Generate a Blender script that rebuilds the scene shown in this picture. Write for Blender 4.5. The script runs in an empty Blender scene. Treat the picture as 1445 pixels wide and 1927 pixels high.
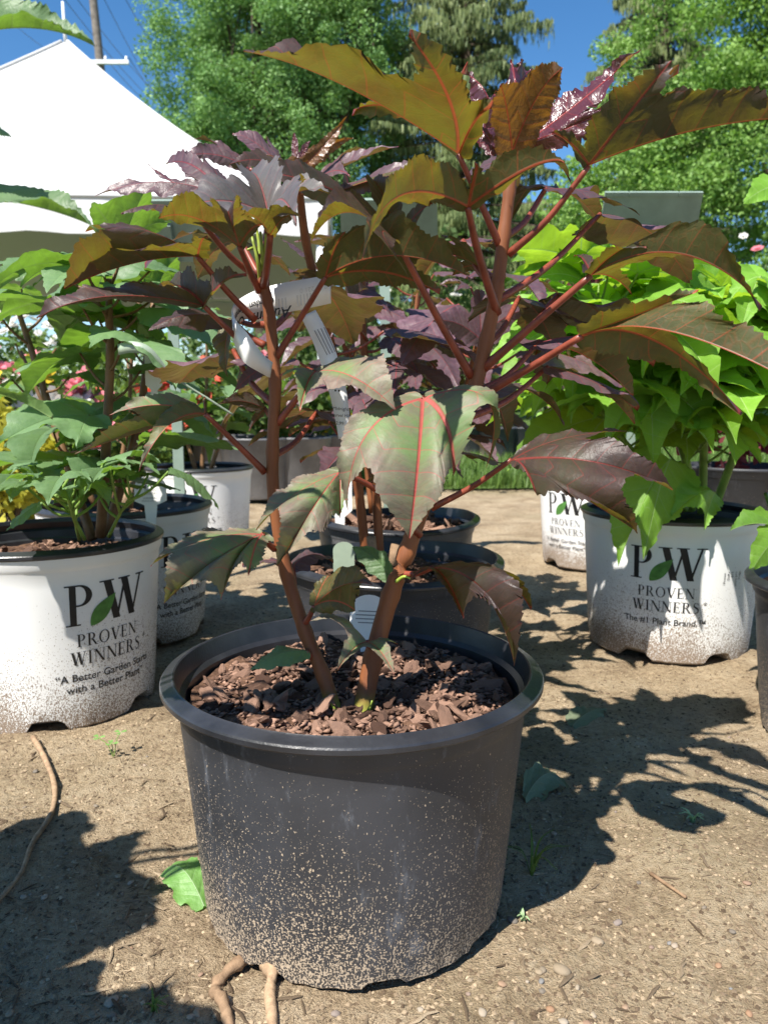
import bpy, bmesh, math, random
import numpy as np
from mathutils import Vector, Matrix
R = math.radians
random.seed(7); rng = np.random.default_rng(7)
C = bpy.context.scene.collection
sc = bpy.context.scene

# ------------------------------------------------------------------ camera, sky, sun, exposure
F, CX, CY, TH, CAMZ = 1448.0, 722.5, 963.5, R(8.0), 0.487
cam_d = bpy.data.cameras.new('camera'); cam = bpy.data.objects.new('camera', cam_d); C.objects.link(cam)
cam.location = (0, 0, CAMZ); cam.rotation_euler = (R(90) - TH, 0, 0)
cam_d.sensor_fit = 'VERTICAL'; cam_d.sensor_height = 34.6; cam_d.lens = 34.6 * F / 1927
cam_d.clip_start = 0.02; cam_d.clip_end = 3000
cam_d.dof.use_dof = True; cam_d.dof.focus_distance = 0.72; cam_d.dof.aperture_fstop = 11
sc.camera = cam
SUN_EL, SUN_AZ = R(54), R(36)          # azimuth: degrees to the left of straight behind the camera
SUN = Vector((-math.sin(SUN_AZ) * math.cos(SUN_EL), -math.cos(SUN_AZ) * math.cos(SUN_EL), math.sin(SUN_EL)))
w = bpy.data.worlds.new('World'); sc.world = w; w.use_nodes = True
wn = w.node_tree; wn.nodes.clear()
sky = wn.nodes.new('ShaderNodeTexSky'); sky.sky_type = 'NISHITA'; sky.sun_disc = False
sky.sun_elevation = SUN_EL; sky.sun_rotation = math.atan2(SUN.x, SUN.y)
sky.altitude = 300; sky.air_density = 1.0; sky.dust_density = 0.15; sky.ozone_density = 2.2
hs = wn.nodes.new('ShaderNodeHueSaturation'); hs.inputs['Saturation'].default_value = 1.28
bg = wn.nodes.new('ShaderNodeBackground'); bg.inputs[1].default_value = 0.088
wo = wn.nodes.new('ShaderNodeOutputWorld')
wn.links.new(sky.outputs[0], hs.inputs['Color']); wn.links.new(hs.outputs[0], bg.inputs[0]); wn.links.new(bg.outputs[0], wo.inputs[0])
sun_d = bpy.data.lights.new('sun', 'SUN'); sun_d.energy = 5.0; sun_d.angle = R(0.53); sun_d.color = (1, 0.95, 0.87)
sun = bpy.data.objects.new('sun', sun_d); C.objects.link(sun); sun.location = (0, 0, 30)
sun.rotation_euler = SUN.to_track_quat('Z', 'Y').to_euler()
vs = sc.view_settings; vs.view_transform = 'Standard'; vs.look = 'None'; vs.gamma = 1; vs.exposure = 1.0; vs.use_curve_mapping = False
sc.render.engine = 'CYCLES'; sc.cycles.max_bounces = 6; sc.cycles.transmission_bounces = 5; sc.cycles.transparent_max_bounces = 4
sc.cycles.use_denoising = True; sc.cycles.sample_clamp_indirect = 6

FWD = Vector((0, math.cos(TH), -math.sin(TH))); UPV = Vector((0, math.sin(TH), math.cos(TH)))
def ray(px, py):
    return FWD + Vector((1, 0, 0)) * ((px - CX) / F) + UPV * (-(py - CY) / F)
def P(px, py, Y):                       # photo pixel at forward distance Y
    d = ray(px, py); return Vector((0, 0, CAMZ)) + d * (Y / d.y)
def G(px, py, z=0.0):                   # photo pixel on a level plane
    d = ray(px, py); return Vector((0, 0, CAMZ)) + d * ((z - CAMZ) / d.z)

# ------------------------------------------------------------------ helpers
def tag(o, label=None, cat=None, group=None, kind=None):
    if label: o['label'] = label
    if cat: o['category'] = cat
    if group: o['group'] = group
    if kind: o['kind'] = kind
    return o
def empty(name, loc, label=None, cat=None, group=None, rz=0):
    o = bpy.data.objects.new(name, None); C.objects.link(o); o.location = loc; o.rotation_euler = (0, 0, rz)
    o.empty_display_size = 0.05
    return tag(o, label, cat, group)
def link(name, me, parent=None, loc=None):
    o = bpy.data.objects.new(name, me); C.objects.link(o)
    if parent: o.parent = parent
    if loc is not None: o.location = loc
    return o
def mesh(name, v, f, mats, smooth=True, fmat=None, uv=None):
    me = bpy.data.meshes.new(name); me.from_pydata([tuple(p) for p in v], [], f)
    for m in (mats if isinstance(mats, (list, tuple)) else [mats]): me.materials.append(m)
    if smooth: me.polygons.foreach_set('use_smooth', [True] * len(me.polygons))
    if fmat is not None: me.polygons.foreach_set('material_index', fmat)
    if uv is not None:
        l = me.uv_layers.new(name='UVMap'); vi = np.empty(len(me.loops), dtype=np.int32); me.loops.foreach_get('vertex_index', vi)
        l.data.foreach_set('uv', np.asarray(uv, dtype=np.float32)[vi].ravel())
    me.update(); return me
def mesh_np(name, v, f, mats, smooth=False, fmat=None):      # fast: f is an (M,k) array
    me = bpy.data.meshes.new(name); v = np.asarray(v, np.float32); f = np.asarray(f, np.int32); k = f.shape[1]
    me.vertices.add(len(v)); me.vertices.foreach_set('co', v.ravel())
    me.loops.add(f.size); me.loops.foreach_set('vertex_index', f.ravel())
    me.polygons.add(len(f)); me.polygons.foreach_set('loop_start', np.arange(0, f.size, k, dtype=np.int32))
    me.polygons.foreach_set('loop_total', np.full(len(f), k, np.int32))
    for m in (mats if isinstance(mats, (list, tuple)) else [mats]): me.materials.append(m)
    if smooth: me.polygons.foreach_set('use_smooth', np.ones(len(f), bool))
    if fmat is not None: me.polygons.foreach_set('material_index', np.asarray(fmat, np.int32))
    me.update(calc_edges=True); me.validate(); return me
def smooth_path(pts, n=5):              # Catmull-Rom
    pts = [Vector(p) for p in pts]
    if len(pts) < 3: return [pts[0].lerp(pts[-1], i / n) for i in range(n + 1)]
    out = []
    q = [pts[0] * 2 - pts[1]] + pts + [pts[-1] * 2 - pts[-2]]
    for i in range(1, len(q) - 2):
        a, b, c, d = q[i - 1:i + 3]
        for k in range(n):
            t = k / n
            out.append(0.5 * ((2 * b) + (c - a) * t + (2 * a - 5 * b + 4 * c - d) * t * t + (3 * b - a - 3 * c + d) * t ** 3))
    out.append(pts[-1]); return out
def tube(pts, radii, sides=9, jitter=0):
    n = len(pts); v = []; f = []
    ref = Vector((0.3, 0.2, 1)).normalized()
    for i, p in enumerate(pts):
        t = (pts[min(i + 1, n - 1)] - pts[max(i - 1, 0)]).normalized()
        if abs(t.dot(ref)) > 0.97: ref2 = Vector((1, 0, 0))
        else: ref2 = ref
        a = t.cross(ref2).normalized(); b = t.cross(a)
        r = radii[i] if hasattr(radii, '__len__') else radii
        for k in range(sides):
            an = 2 * math.pi * k / sides; rr = r * (1 + random.uniform(-jitter, jitter))
            v.append(p + a * (rr * math.cos(an)) + b * (rr * math.sin(an)))
    for i in range(n - 1):
        for k in range(sides):
            k2 = (k + 1) % sides
            f.append((i * sides + k, i * sides + k2, (i + 1) * sides + k2, (i + 1) * sides + k))
    f.append(tuple(range(sides))[::-1]); f.append(tuple((n - 1) * sides + k for k in range(sides)))
    return v, f
def taper(n, r0, r1, p=1.0): return [r0 + (r1 - r0) * (i / (n - 1)) ** p for i in range(n)]
def box(x0, x1, y0, y1, z0, z1):
    v = [(x, y, z) for z in (z0, z1) for y in (y0, y1) for x in (x0, x1)]
    f = [(0, 2, 3, 1), (4, 5, 7, 6), (0, 1, 5, 4), (2, 6, 7, 3), (0, 4, 6, 2), (1, 3, 7, 5)]
    return v, f
def join(parts):
    v = []; f = []
    for pv, pf in parts:
        o = len(v); v += [Vector(p) for p in pv]; f += [tuple(i + o for i in q) for q in pf]
    return v, f
def rel(v, loc): 
    loc = Vector(loc); return [Vector(p) - loc for p in v]
def bevel_mesh(me, wd, seg=2):
    bm = bmesh.new(); bm.from_mesh(me)
    bmesh.ops.bevel(bm, geom=bm.edges[:], offset=wd, segments=seg, affect='EDGES', profile=0.7)
    bm.to_mesh(me); bm.free(); return me

_perm = rng.random((256, 256))
def vnoise(x, y):
    xi = np.floor(x).astype(int); yi = np.floor(y).astype(int); fx = x - xi; fy = y - yi
    fx = fx * fx * (3 - 2 * fx); fy = fy * fy * (3 - 2 * fy)
    g = lambda a, b: _perm[a % 256, b % 256]
    return (g(xi, yi) * (1 - fx) + g(xi + 1, yi) * fx) * (1 - fy) + (g(xi, yi + 1) * (1 - fx) + g(xi + 1, yi + 1) * fx) * fy
def hgt(x, y):
    x = np.asarray(x, float); y = np.asarray(y, float)
    h = (vnoise(x * 2.2 + 9, y * 2.2) - .5) * 0.022 + (vnoise(x * 9, y * 9 + 31) - .5) * 0.013
    h += (vnoise(x * 31, y * 31) - .5) * 0.007 + (vnoise(x * 75 + 5, y * 75) - .5) * 0.003
    d = np.sqrt(x * x + (y - 1) ** 2)
    return h * np.clip(1.6 - d / 6, 0.0, 1) - 0.003

# ------------------------------------------------------------------ materials
class NT:
    def __init__(s, name):
        s.m = bpy.data.materials.new(name); s.m.use_nodes = True; s.t = s.m.node_tree; s.t.nodes.clear()
        s.out = s.n('ShaderNodeOutputMaterial')
    def n(s, typ, **kw):
        nd = s.t.nodes.new(typ)
        for k, v in kw.items(): setattr(nd, k, v)
        return nd
    def set(s, sock, v):
        if hasattr(v, 'is_output') or isinstance(v, bpy.types.NodeSocket): s.t.links.new(v, sock)
        else:
            if isinstance(v, (tuple, list)) and len(v) == 3 and sock.type == 'RGBA': v = (*v, 1)
            sock.default_value = v
    def math(s, op, a, b=0.0, c=0.0, clamp=False):
        nd = s.n('ShaderNodeMath', operation=op, use_clamp=clamp)
        for i, v in enumerate((a, b, c)): s.set(nd.inputs[i], v)
        return nd.outputs[0]
    def mix(s, f, a, b):
        nd = s.n('ShaderNodeMix', data_type='RGBA'); s.set(nd.inputs[0], f); s.set(nd.inputs[6], a); s.set(nd.inputs[7], b); return nd.outputs[2]
    def noise(s, scale, co=None, detail=3, rough=.55, dist=0, dim='3D'):
        nd = s.n('ShaderNodeTexNoise'); nd.inputs['Scale'].default_value = scale; nd.inputs['Detail'].default_value = detail
        nd.inputs['Roughness'].default_value = rough; nd.inputs['Distortion'].default_value = dist
        if co is not None: s.t.links.new(co, nd.inputs['Vector'])
        return nd.outputs[0]
    def ramp(s, f, stops):
        nd = s.n('ShaderNodeValToRGB'); s.set(nd.inputs[0], f); e = nd.color_ramp.elements
        while len(e) < len(stops): e.new(0.5)
        for el, (p, c) in zip(e, stops): el.position = p; el.color = (*c, 1) if len(c) == 3 else c
        return nd.outputs[0]
    def sstep(s, x, a, b):
        nd = s.n('ShaderNodeMapRange', interpolation_type='SMOOTHSTEP'); s.set(nd.inputs[0], x); s.set(nd.inputs[1], a); s.set(nd.inputs[2], b); return nd.outputs[0]
    def bsdf(s, col, rough=.5, spec=.5, bump=None, bstr=.3, bdist=.002, metal=0.0, **kw):
        b = s.n('ShaderNodeBsdfPrincipled'); s.set(b.inputs['Base Color'], col); s.set(b.inputs['Roughness'], rough)
        s.set(b.inputs['Specular IOR Level'], spec); s.set(b.inputs['Metallic'], metal)
        for k, v in kw.items(): s.set(b.inputs[k], v)
        if bump is not None:
            bp = s.n('ShaderNodeBump'); s.set(bp.inputs['Height'], bump); bp.inputs['Strength'].default_value = bstr; bp.inputs['Distance'].default_value = bdist
            s.t.links.new(bp.outputs[0], b.inputs['Normal']); s.bp = bp
        return b
    def done(s, sh): s.t.links.new(sh.outputs[0], s.out.inputs[0]); return s.m
    def objco(s): return s.n('ShaderNodeTexCoord').outputs['Object']
    def pos(s): return s.n('ShaderNodeNewGeometry').outputs['Position']
    def sep(s, v): 
        nd = s.n('ShaderNodeSeparateXYZ'); s.t.links.new(v, nd.inputs[0]); return nd.outputs

def plain(name, col, rough=.5, spec=.5, var=.12, nscale=40, bump=0.0, bscale=200, metal=0.0, **kw):
    t = NT(name); co = t.objco(); n = t.noise(nscale, co, 4)
    c = t.mix(t.sstep(n, .25, .75), tuple(x * (1 - var) for x in col), tuple(min(1, x * (1 + var)) for x in col))
    return t.done(t.bsdf(c, rough, spec, t.noise(bscale, co, 3) if bump else None, bump, .002, metal, **kw))

def leaf_mat(name, top, top2, mid, bot, vein_t, vein_b, trans, rough=.4, spec=.5, tw=.35, quilt=.35, midw=.35, coat=0.0, var=.25, trans2=None):
    """top/top2: blade colours of the upper side (mottled), mid: tint near the ribs, bot: underside, trans: light let through"""
    t = NT(name); uv = t.n('ShaderNodeUVMap').outputs[0]; u = t.sep(uv); s_, d_ = u[0], u[1]
    geo = t.n('ShaderNodeNewGeometry'); oi = t.n('ShaderNodeObjectInfo')
    rnd = t.math('MULTIPLY', oi.outputs['Random'], 7.31)
    co = t.objco(); cm = t.n('ShaderNodeVectorMath', operation='ADD'); t.set(cm.inputs[0], co); t.set(cm.inputs[1], (0, 0, 0)); t.t.links.new(rnd, cm.inputs[1])
    wob = t.math('MULTIPLY', t.math('SUBTRACT', t.noise(3.0, uv, 2), .5), .09)
    # ribs
    mw = t.math('MULTIPLY_ADD', s_, -.0075, .0098)
    rib = t.math('SUBTRACT', 1.0, t.sstep(d_, t.math('MULTIPLY', mw, .45), mw))
    ph = t.math('ADD', t.math('MULTIPLY', t.math('SUBTRACT', s_, t.math('MULTIPLY', d_, .85)), 6.5), wob)
    fr = t.math('ABSOLUTE', t.math('SUBTRACT', t.math('FRACT', ph), .5))           # 0 at a side vein
    fade = t.math('SUBTRACT', 1.0, t.sstep(d_, .05, .26))
    sv = t.math('MULTIPLY', t.math('SUBTRACT', 1.0, t.sstep(fr, .008, .036)), t.math('MULTIPLY_ADD', fade, .75, .1))
    vein = t.math('MAXIMUM', rib, t.math('MULTIPLY', sv, .62), clamp=True)
    # net of small veins
    vo = t.n('ShaderNodeTexVoronoi', feature='DISTANCE_TO_EDGE'); vo.inputs['Scale'].default_value = 26; t.t.links.new(uv, vo.inputs['Vector'])
    net = t.math('SUBTRACT', 1.0, t.sstep(vo.outputs[0], .0, .09))
    n1 = t.noise(4.0, uv, 4, .6); n2 = t.noise(22, uv, 3)
    near = t.math('SUBTRACT', 1.0, t.sstep(d_, .02, midw))
    fm = t.math('MULTIPLY', t.math('MULTIPLY', near, t.math('SUBTRACT', 1.15, s_, clamp=True)), t.sstep(n1, .28, .66), clamp=True)
    c1 = t.mix(t.sstep(t.math('ADD', t.math('MULTIPLY', n1, .7), t.math('MULTIPLY', n2, .3)), .35, .65), top, top2)
    c1 = t.mix(fm, c1, mid)
    c1 = t.mix(t.math('MULTIPLY', net, .07), c1, vein_t)
    c1 = t.mix(t.math('MULTIPLY', vein, .85), c1, vein_t)
    c2 = t.mix(t.sstep(n1, .3, .7), bot, tuple(x * .72 for x in bot))
    c2 = t.mix(t.math('MULTIPLY', net, .15), c2, vein_b)
    c2 = t.mix(t.math('MULTIPLY', vein, .85), c2, vein_b)
    col = t.mix(geo.outputs['Backfacing'], c1, c2)
    hv = t.n('ShaderNodeHueSaturation'); t.set(hv.inputs['Color'], col)
    t.set(hv.inputs['Value'], t.math('MULTIPLY_ADD', oi.outputs['Random'], var, 1 - var / 2)); col = hv.outputs[0]
    bump = t.math('ADD', t.math('MULTIPLY', t.math('MINIMUM', fr, .25), 2.2), t.math('MULTIPLY', n2, .8))
    bump = t.math('SUBTRACT', bump, t.math('MULTIPLY', net, .08)); bump = t.math('SUBTRACT', bump, t.math('MULTIPLY', rib, .8))
    b = t.bsdf(col, rough, spec, bump, quilt, .0022)
    if coat: t.set(b.inputs['Coat Weight'], coat); t.set(b.inputs['Coat Roughness'], .22)
    tr = t.n('ShaderNodeBsdfTranslucent')
    tc = t.mix(t.math('MULTIPLY', vein, .8), t.mix(t.sstep(n1, .3, .72), trans, trans2 or tuple(x * .62 for x in trans)), vein_b); t.set(tr.inputs[0], tc)
    t.t.links.new(t.bp.outputs[0], tr.inputs['Normal'])
    mx = t.n('ShaderNodeMixShader'); mx.inputs[0].default_value = tw
    t.t.links.new(b.outputs[0], mx.inputs[1]); t.t.links.new(tr.outputs[0], mx.inputs[2])
    return t.done(mx)

M = {}
M['purple'] = leaf_mat('purple_leaf', (.040, .020, .028), (.085, .042, .052), (.045, .055, .026), (.085, .088, .030), (.22, .035, .03), (.40, .075, .03), (.25, .225, .018), rough=.47, spec=.5, tw=.33, var=.4, trans2=(.20, .105, .014))
M['purple_young'] = leaf_mat('young_purple_leaf', (.07, .018, .034), (.12, .03, .055), (.09, .025, .03), (.17, .085, .03), (.30, .04, .04), (.40, .07, .03), (.36, .17, .02), rough=.27, spec=.8, tw=.3, quilt=.75)
M['purple_old'] = leaf_mat('mature_purple_leaf', (.165, .122, .10), (.245, .20, .16), (.115, .25, .055), (.14, .15, .05), (.45, .07, .07), (.40, .10, .04), (.22, .24, .03), rough=.56, spec=.45, tw=.2, quilt=.3, midw=.2)
M['purple_back'] = leaf_mat('dark_purple_leaf', (.085, .042, .062), (.20, .115, .145), (.08, .06, .05), (.11, .10, .03), (.25, .04, .05), (.36, .08, .04), (.19, .15, .025), rough=.42, spec=.55, tw=.3, var=.4, trans2=(.15, .07, .03))
M['painted_sheen'] = leaf_mat('purple_leaf_painted_sheen', (.085, .074, .080), (.14, .128, .134), (.10, .10, .09), (.13, .12, .035), (.25, .08, .08), (.40, .09, .04), (.34, .24, .03), rough=.48, spec=.5, tw=.22, quilt=.4)  # purple leaf with the silvery sky sheen put into its blade colours
M['grey_leaf'] = leaf_mat('grey_green_leaf', (.13, .17, .10), (.19, .22, .14), (.17, .21, .13), (.2, .22, .15), (.3, .32, .22), (.3, .3, .2), (.2, .25, .08), rough=.6, tw=.2)  # duller, greyer green than the weed leaf
M['green'] = leaf_mat('hibiscus_green_leaf', (.105, .185, .085), (.165, .25, .13), (.13, .24, .085), (.14, .24, .08), (.17, .27, .11), (.18, .26, .09), (.26, .48, .04), rough=.5, spec=.45, tw=.34, var=.5)
M['lime'] = leaf_mat('lime_leaf', (.14, .30, .03), (.21, .41, .05), (.19, .38, .05), (.19, .38, .06), (.38, .55, .18), (.32, .48, .14), (.50, .78, .04), rough=.52, spec=.4, tw=.42, var=.55)
M['weed'] = leaf_mat('weed_leaf', (.13, .30, .06), (.20, .40, .10), (.22, .42, .12), (.16, .32, .08), (.40, .55, .3), (.40, .55, .3), (.3, .6, .08), rough=.5, tw=.3)

def stem_mat(name, c1, c2, c3):
    t = NT(name); co = t.objco(); mp = t.n('ShaderNodeMapping'); t.t.links.new(co, mp.inputs[0]); mp.inputs['Scale'].default_value = (60, 60, 8)
    n = t.noise(1, mp.outputs[0], 4); z = t.sep(co)[2]
    c = t.mix(t.sstep(n, .3, .7), c1, c2); c = t.mix(t.math('SUBTRACT', 1.0, t.sstep(z, .205, .232)), c, c3)
    return t.done(t.bsdf(c, .58, .35, n, .7, .002))
M['stem_red'] = stem_mat('red_brown_stem', (.15, .050, .020), (.24, .085, .030), (.26, .30, .05))
M['petiole_red'] = plain('red_petiole', (.21, .048, .026), .4, .5, .3, 60)
M['stem_green'] = plain('green_stem', (.16, .26, .05), .5, .4, .3, 40)
M['stem_brown'] = plain('brown_stem', (.16, .085, .04), .55, .4, .35, 40)
M['bud'] = plain('green_bud', (.28, .36, .05), .45, .5, .3, 60, **{'Subsurface Weight': 0.0})

def pot_mat(name, base, dirt, base2, top_amt, bot_amt, h, rough=.38, scuff=(.30, .33, .37), filmk=.38):
    t = NT(name); co = t.objco(); z = t.math('DIVIDE', t.sep(co)[2], h)
    n = t.noise(560, co, 2, .5); nb = t.noise(900, co, 2); big = t.noise(9, co, 4); mp = t.n('ShaderNodeMapping'); t.t.links.new(co, mp.inputs[0]); mp.inputs['Scale'].default_value = (1, 1, .28); st = t.noise(38, mp.outputs[0], 7, .75, .25); n3 = t.noise(760, mp.outputs[0], 2)
    z2 = t.math('ADD', z, t.math('MULTIPLY', t.math('SUBTRACT', big, .5), .7))
    amt = t.math('ADD', t.math('MULTIPLY', t.math('POWER', t.math('SUBTRACT', 1.0, z2, clamp=True), 1.35), bot_amt - top_amt), top_amt)
    thr = t.math('SUBTRACT', .74, t.math('MULTIPLY', amt, .34))
    sp = t.math('ADD', t.math('MULTIPLY', n, .6), t.math('MULTIPLY', n3, .4))
    mask = t.sstep(sp, thr, t.math('ADD', thr, .025))
    film = t.math('MULTIPLY', t.sstep(t.math('SUBTRACT', amt, t.math('MULTIPLY', st, .35)), .42, 1.0), filmk)
    c = t.mix(t.sstep(big, .3, .7), base, base2)
    c = t.mix(t.math('MULTIPLY', t.sstep(st, .56, .74), .42), c, scuff)
    c = t.mix(film, c, dirt); dn = t.mix(t.sstep(nb, .35, .65), dirt, tuple(min(1, x * 1.5) for x in dirt)); c = t.mix(t.math('MULTIPLY', mask, .92), c, dn)
    rg = t.math('MULTIPLY_ADD', mask, .4, t.math('MULTIPLY_ADD', st, .25, rough - .1))
    bh = t.math('ADD', t.math('MULTIPLY', mask, 1.0), t.math('MULTIPLY', t.noise(1500, co, 2), .12))
    return t.done(t.bsdf(c, rg, .5, bh, .5, .0012))
M['pot_black'] = pot_mat('dusty_black_plastic', (.027, .028, .032), (.36, .285, .205), (.048, .050, .058), .24, .74, .237, rough=.5, scuff=(.24, .26, .30))
M['pot_white'] = pot_mat('white_printed_plastic', (.76, .76, .75), (.16, .11, .07), (.80, .80, .79), 0.05, .95, .28, rough=.42, scuff=(.68, .66, .63), filmk=.18)
M['pot_grey'] = pot_mat('faded_grey_plastic', (.10, .10, .105), (.30, .24, .18), (.16, .16, .165), .12, .55, .25, scuff=(.3, .3, .32))
M['rim_black'] = plain('rim_black_plastic', (.022, .023, .027), .33, .55, .35, 30, .12, 300)
M['ink'] = plain('black_ink', (.018, .017, .018), .45, .4, .2, 60)
M['ink_green'] = plain('green_ink', (.07, .20, .04), .45, .4, .3, 60)

t = NT('potting_mix'); co = t.objco(); n = t.noise(70, co, 6, .7); n2 = t.noise(18, co, 3)
c = t.ramp(n, [(.3, (.03, .016, .010)), (.5, (.11, .06, .038)), (.7, (.24, .135, .085))])
M['soil'] = t.done(t.bsdf(c, .9, .2, n, .8, .006))
def chip_mat(name, a, b, pw_=1.0):
    t = NT(name); oi = t.n('ShaderNodeObjectInfo').outputs['Random']; g = t.n('ShaderNodeNewGeometry').outputs['Random Per Island']; co = t.objco()
    r = t.math('FRACT', t.math('ADD', oi, g)); n = t.noise(120, co, 4, .65)
    c = t.mix(t.math('POWER', r, pw_), a, b); c = t.mix(t.math('MULTIPLY', t.sstep(n, .35, .7), .45), c, tuple(x * .4 for x in a))
    return t.done(t.bsdf(c, .85, .25, n, .6, .002))
M['bark'] = chip_mat('bark_chip', (.06, .030, .020), (.40, .24, .17))
M['wood'] = chip_mat('dry_wood', (.20, .12, .07), (.42, .29, .18))
M['litter'] = chip_mat('ground_litter', (.10, .068, .042), (.46, .355, .235), 1.7)
t = NT('pebble_stone'); oi = t.n('ShaderNodeObjectInfo').outputs['Random']; g = t.n('ShaderNodeNewGeometry').outputs['Random Per Island']
c = t.ramp(t.math('FRACT', t.math('ADD', oi, g)), [(0, (.13, .115, .10)), (.35, (.27, .21, .14)), (.6, (.33, .28, .22)), (.8, (.28, .16, .09)), (1, (.17, .19, .20))])
M['stone'] = t.done(t.bsdf(c, .75, .35, t.noise(90, t.objco(), 3), .3, .002))

t = NT('sandy_dirt'); p = t.pos(); n0 = t.noise(1.3, p, 4); n1 = t.noise(7, p, 5, .6); n2 = t.noise(110, p, 6, .72); n3 = t.noise(520, p, 3, .6)
c = t.ramp(t.math('ADD', t.math('MULTIPLY', n1, .5), t.math('MULTIPLY', n2, .5)), [(.36, (.20, .14, .085)), (.5, (.40, .305, .195)), (.64, (.54, .435, .30))])
c = t.mix(t.math('MULTIPLY', t.sstep(n0, .48, .66), .4), c, (.20, .175, .09)); c = t.mix(t.math('MULTIPLY', t.sstep(t.noise(3.1, p, 5, .6), .55, .70), .4), c, (.17, .115, .07))
c = t.mix(t.math('MULTIPLY', t.sstep(n3, .60, .68), .55), c, (.46, .38, .28))
c = t.mix(t.math('MULTIPLY', t.sstep(n3, .40, .32), .6), c, (.07, .045, .028))
bh = t.math('ADD', t.math('MULTIPLY', n2, 1.0), t.math('MULTIPLY', n3, .45))
M['dirt'] = t.done(t.bsdf(c, .95, .15, bh, 1.0, .010))
t = NT('lawn'); p = t.pos(); n = t.noise(3, p, 5); c = t.ramp(n, [(.3, (.045, .085, .02)), (.7, (.11, .17, .045))])
M['lawn'] = t.done(t.bsdf(c, .9, .1, t.noise(40, p, 4), .6, .05))
def foliage(name, a, b, trans, tw=.35, rough=.55, spec=.3):
    t = NT(name); g = t.n('ShaderNodeNewGeometry').outputs['Random Per Island']; n = t.noise(.45, t.pos(), 3)
    c = t.mix(t.math('ADD', t.math('MULTIPLY', g, .6), t.math('MULTIPLY', t.sstep(n, .3, .7), .4)), a, b)
    bs = t.bsdf(c, rough, spec); tr = t.n('ShaderNodeBsdfTranslucent'); t.set(tr.inputs[0], t.mix(g, trans, tuple(x * .6 for x in trans)))
    mx = t.n('ShaderNodeMixShader'); mx.inputs[0].default_value = tw; t.t.links.new(bs.outputs[0], mx.inputs[1]); t.t.links.new(tr.outputs[0], mx.inputs[2]); return t.done(mx)
M['grass'] = foliage('grass_blade', (.06, .12, .02), (.16, .25, .06), (.25, .4, .06))
M['f_locust'] = foliage('locust_foliage', (.075, .19, .05), (.27, .45, .15), (.30, .54, .10), .25)
M['f_spruce'] = foliage('spruce_foliage', (.07, .12, .045), (.28, .33, .13), (.22, .28, .08), .25)
M['f_maple'] = foliage('maple_foliage', (.10, .21, .045), (.27, .43, .10), (.32, .60, .08), .28)
M['f_hedge'] = foliage('hedge_foliage', (.06, .115, .035), (.17, .24, .085), (.2, .35, .06))
M['f_rose'] = foliage('rose_foliage', (.05, .115, .025), (.15, .22, .05), (.25, .4, .05))
M['f_gold'] = foliage('gold_foliage', (.30, .30, .03), (.50, .46, .06), (.6, .55, .05))
M['f_maroon'] = foliage('maroon_foliage', (.10, .02, .03), (.22, .05, .06), (.3, .05, .05))
M['tree_bark'] = plain('tree_bark', (.085, .065, .05), .9, .2, .4, 6, .8, 12)
def petal(name, c): return foliage(name, tuple(x * .8 for x in c), c, c, .3)
M['pet_red'] = petal('red_petal', (.62, .03, .05)); M['pet_pink'] = petal('pink_petal', (.80, .25, .30)); M['pet_yellow'] = petal('yellow_petal', (.85, .60, .04))
M['pet_white'] = petal('white_petal', (.8, .78, .72)); M['pet_coral'] = petal('coral_petal', (.85, .16, .10)); M['pet_magenta'] = petal('magenta_petal', (.55, .08, .40))
def tent_mat(name, c, tw):
    t = NT(name); n = t.noise(1.2, t.pos(), 4); b = t.bsdf(t.mix(n, c, tuple(x * .93 for x in c)), .55, .3, t.noise(.9, t.pos(), 3), .25, .08)
    tr = t.n('ShaderNodeBsdfTranslucent'); t.set(tr.inputs[0], (.42, .34, .26)); mx = t.n('ShaderNodeMixShader'); mx.inputs[0].default_value = tw
    t.t.links.new(b.outputs[0], mx.inputs[1]); t.t.links.new(tr.outputs[0], mx.inputs[2]); return t.done(mx)
M['tent'] = tent_mat('tent_vinyl', (.62, .62, .605), .07)
M['white_metal'] = plain('white_metal', (.72, .74, .76), .4, .5, .05, 8)
M['pole_wood'] = plain('weathered_pole_wood', (.17, .15, .13), .85, .2, .3, 5, .5, 20)
M['wire'] = plain('wire_black', (.05, .055, .06), .5, .4)
M['sign_metal'] = plain('grey_green_sign_metal', (.20, .26, .215), .42, .5, .16, 14, .08, 60)
M['tag_white'] = plain('white_plastic_tag', (.78, .78, .77), .35, .5, .04, 30)
M['tag_clear'] = plain('pale_green_plastic_tag', (.26, .32, .24), .35, .5, .1, 30)
M['tag_dark'] = plain('print_grey', (.22, .22, .23), .5, .4)
M['tag_pink'] = plain('print_light_grey', (.62, .62, .63), .5, .4)

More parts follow.
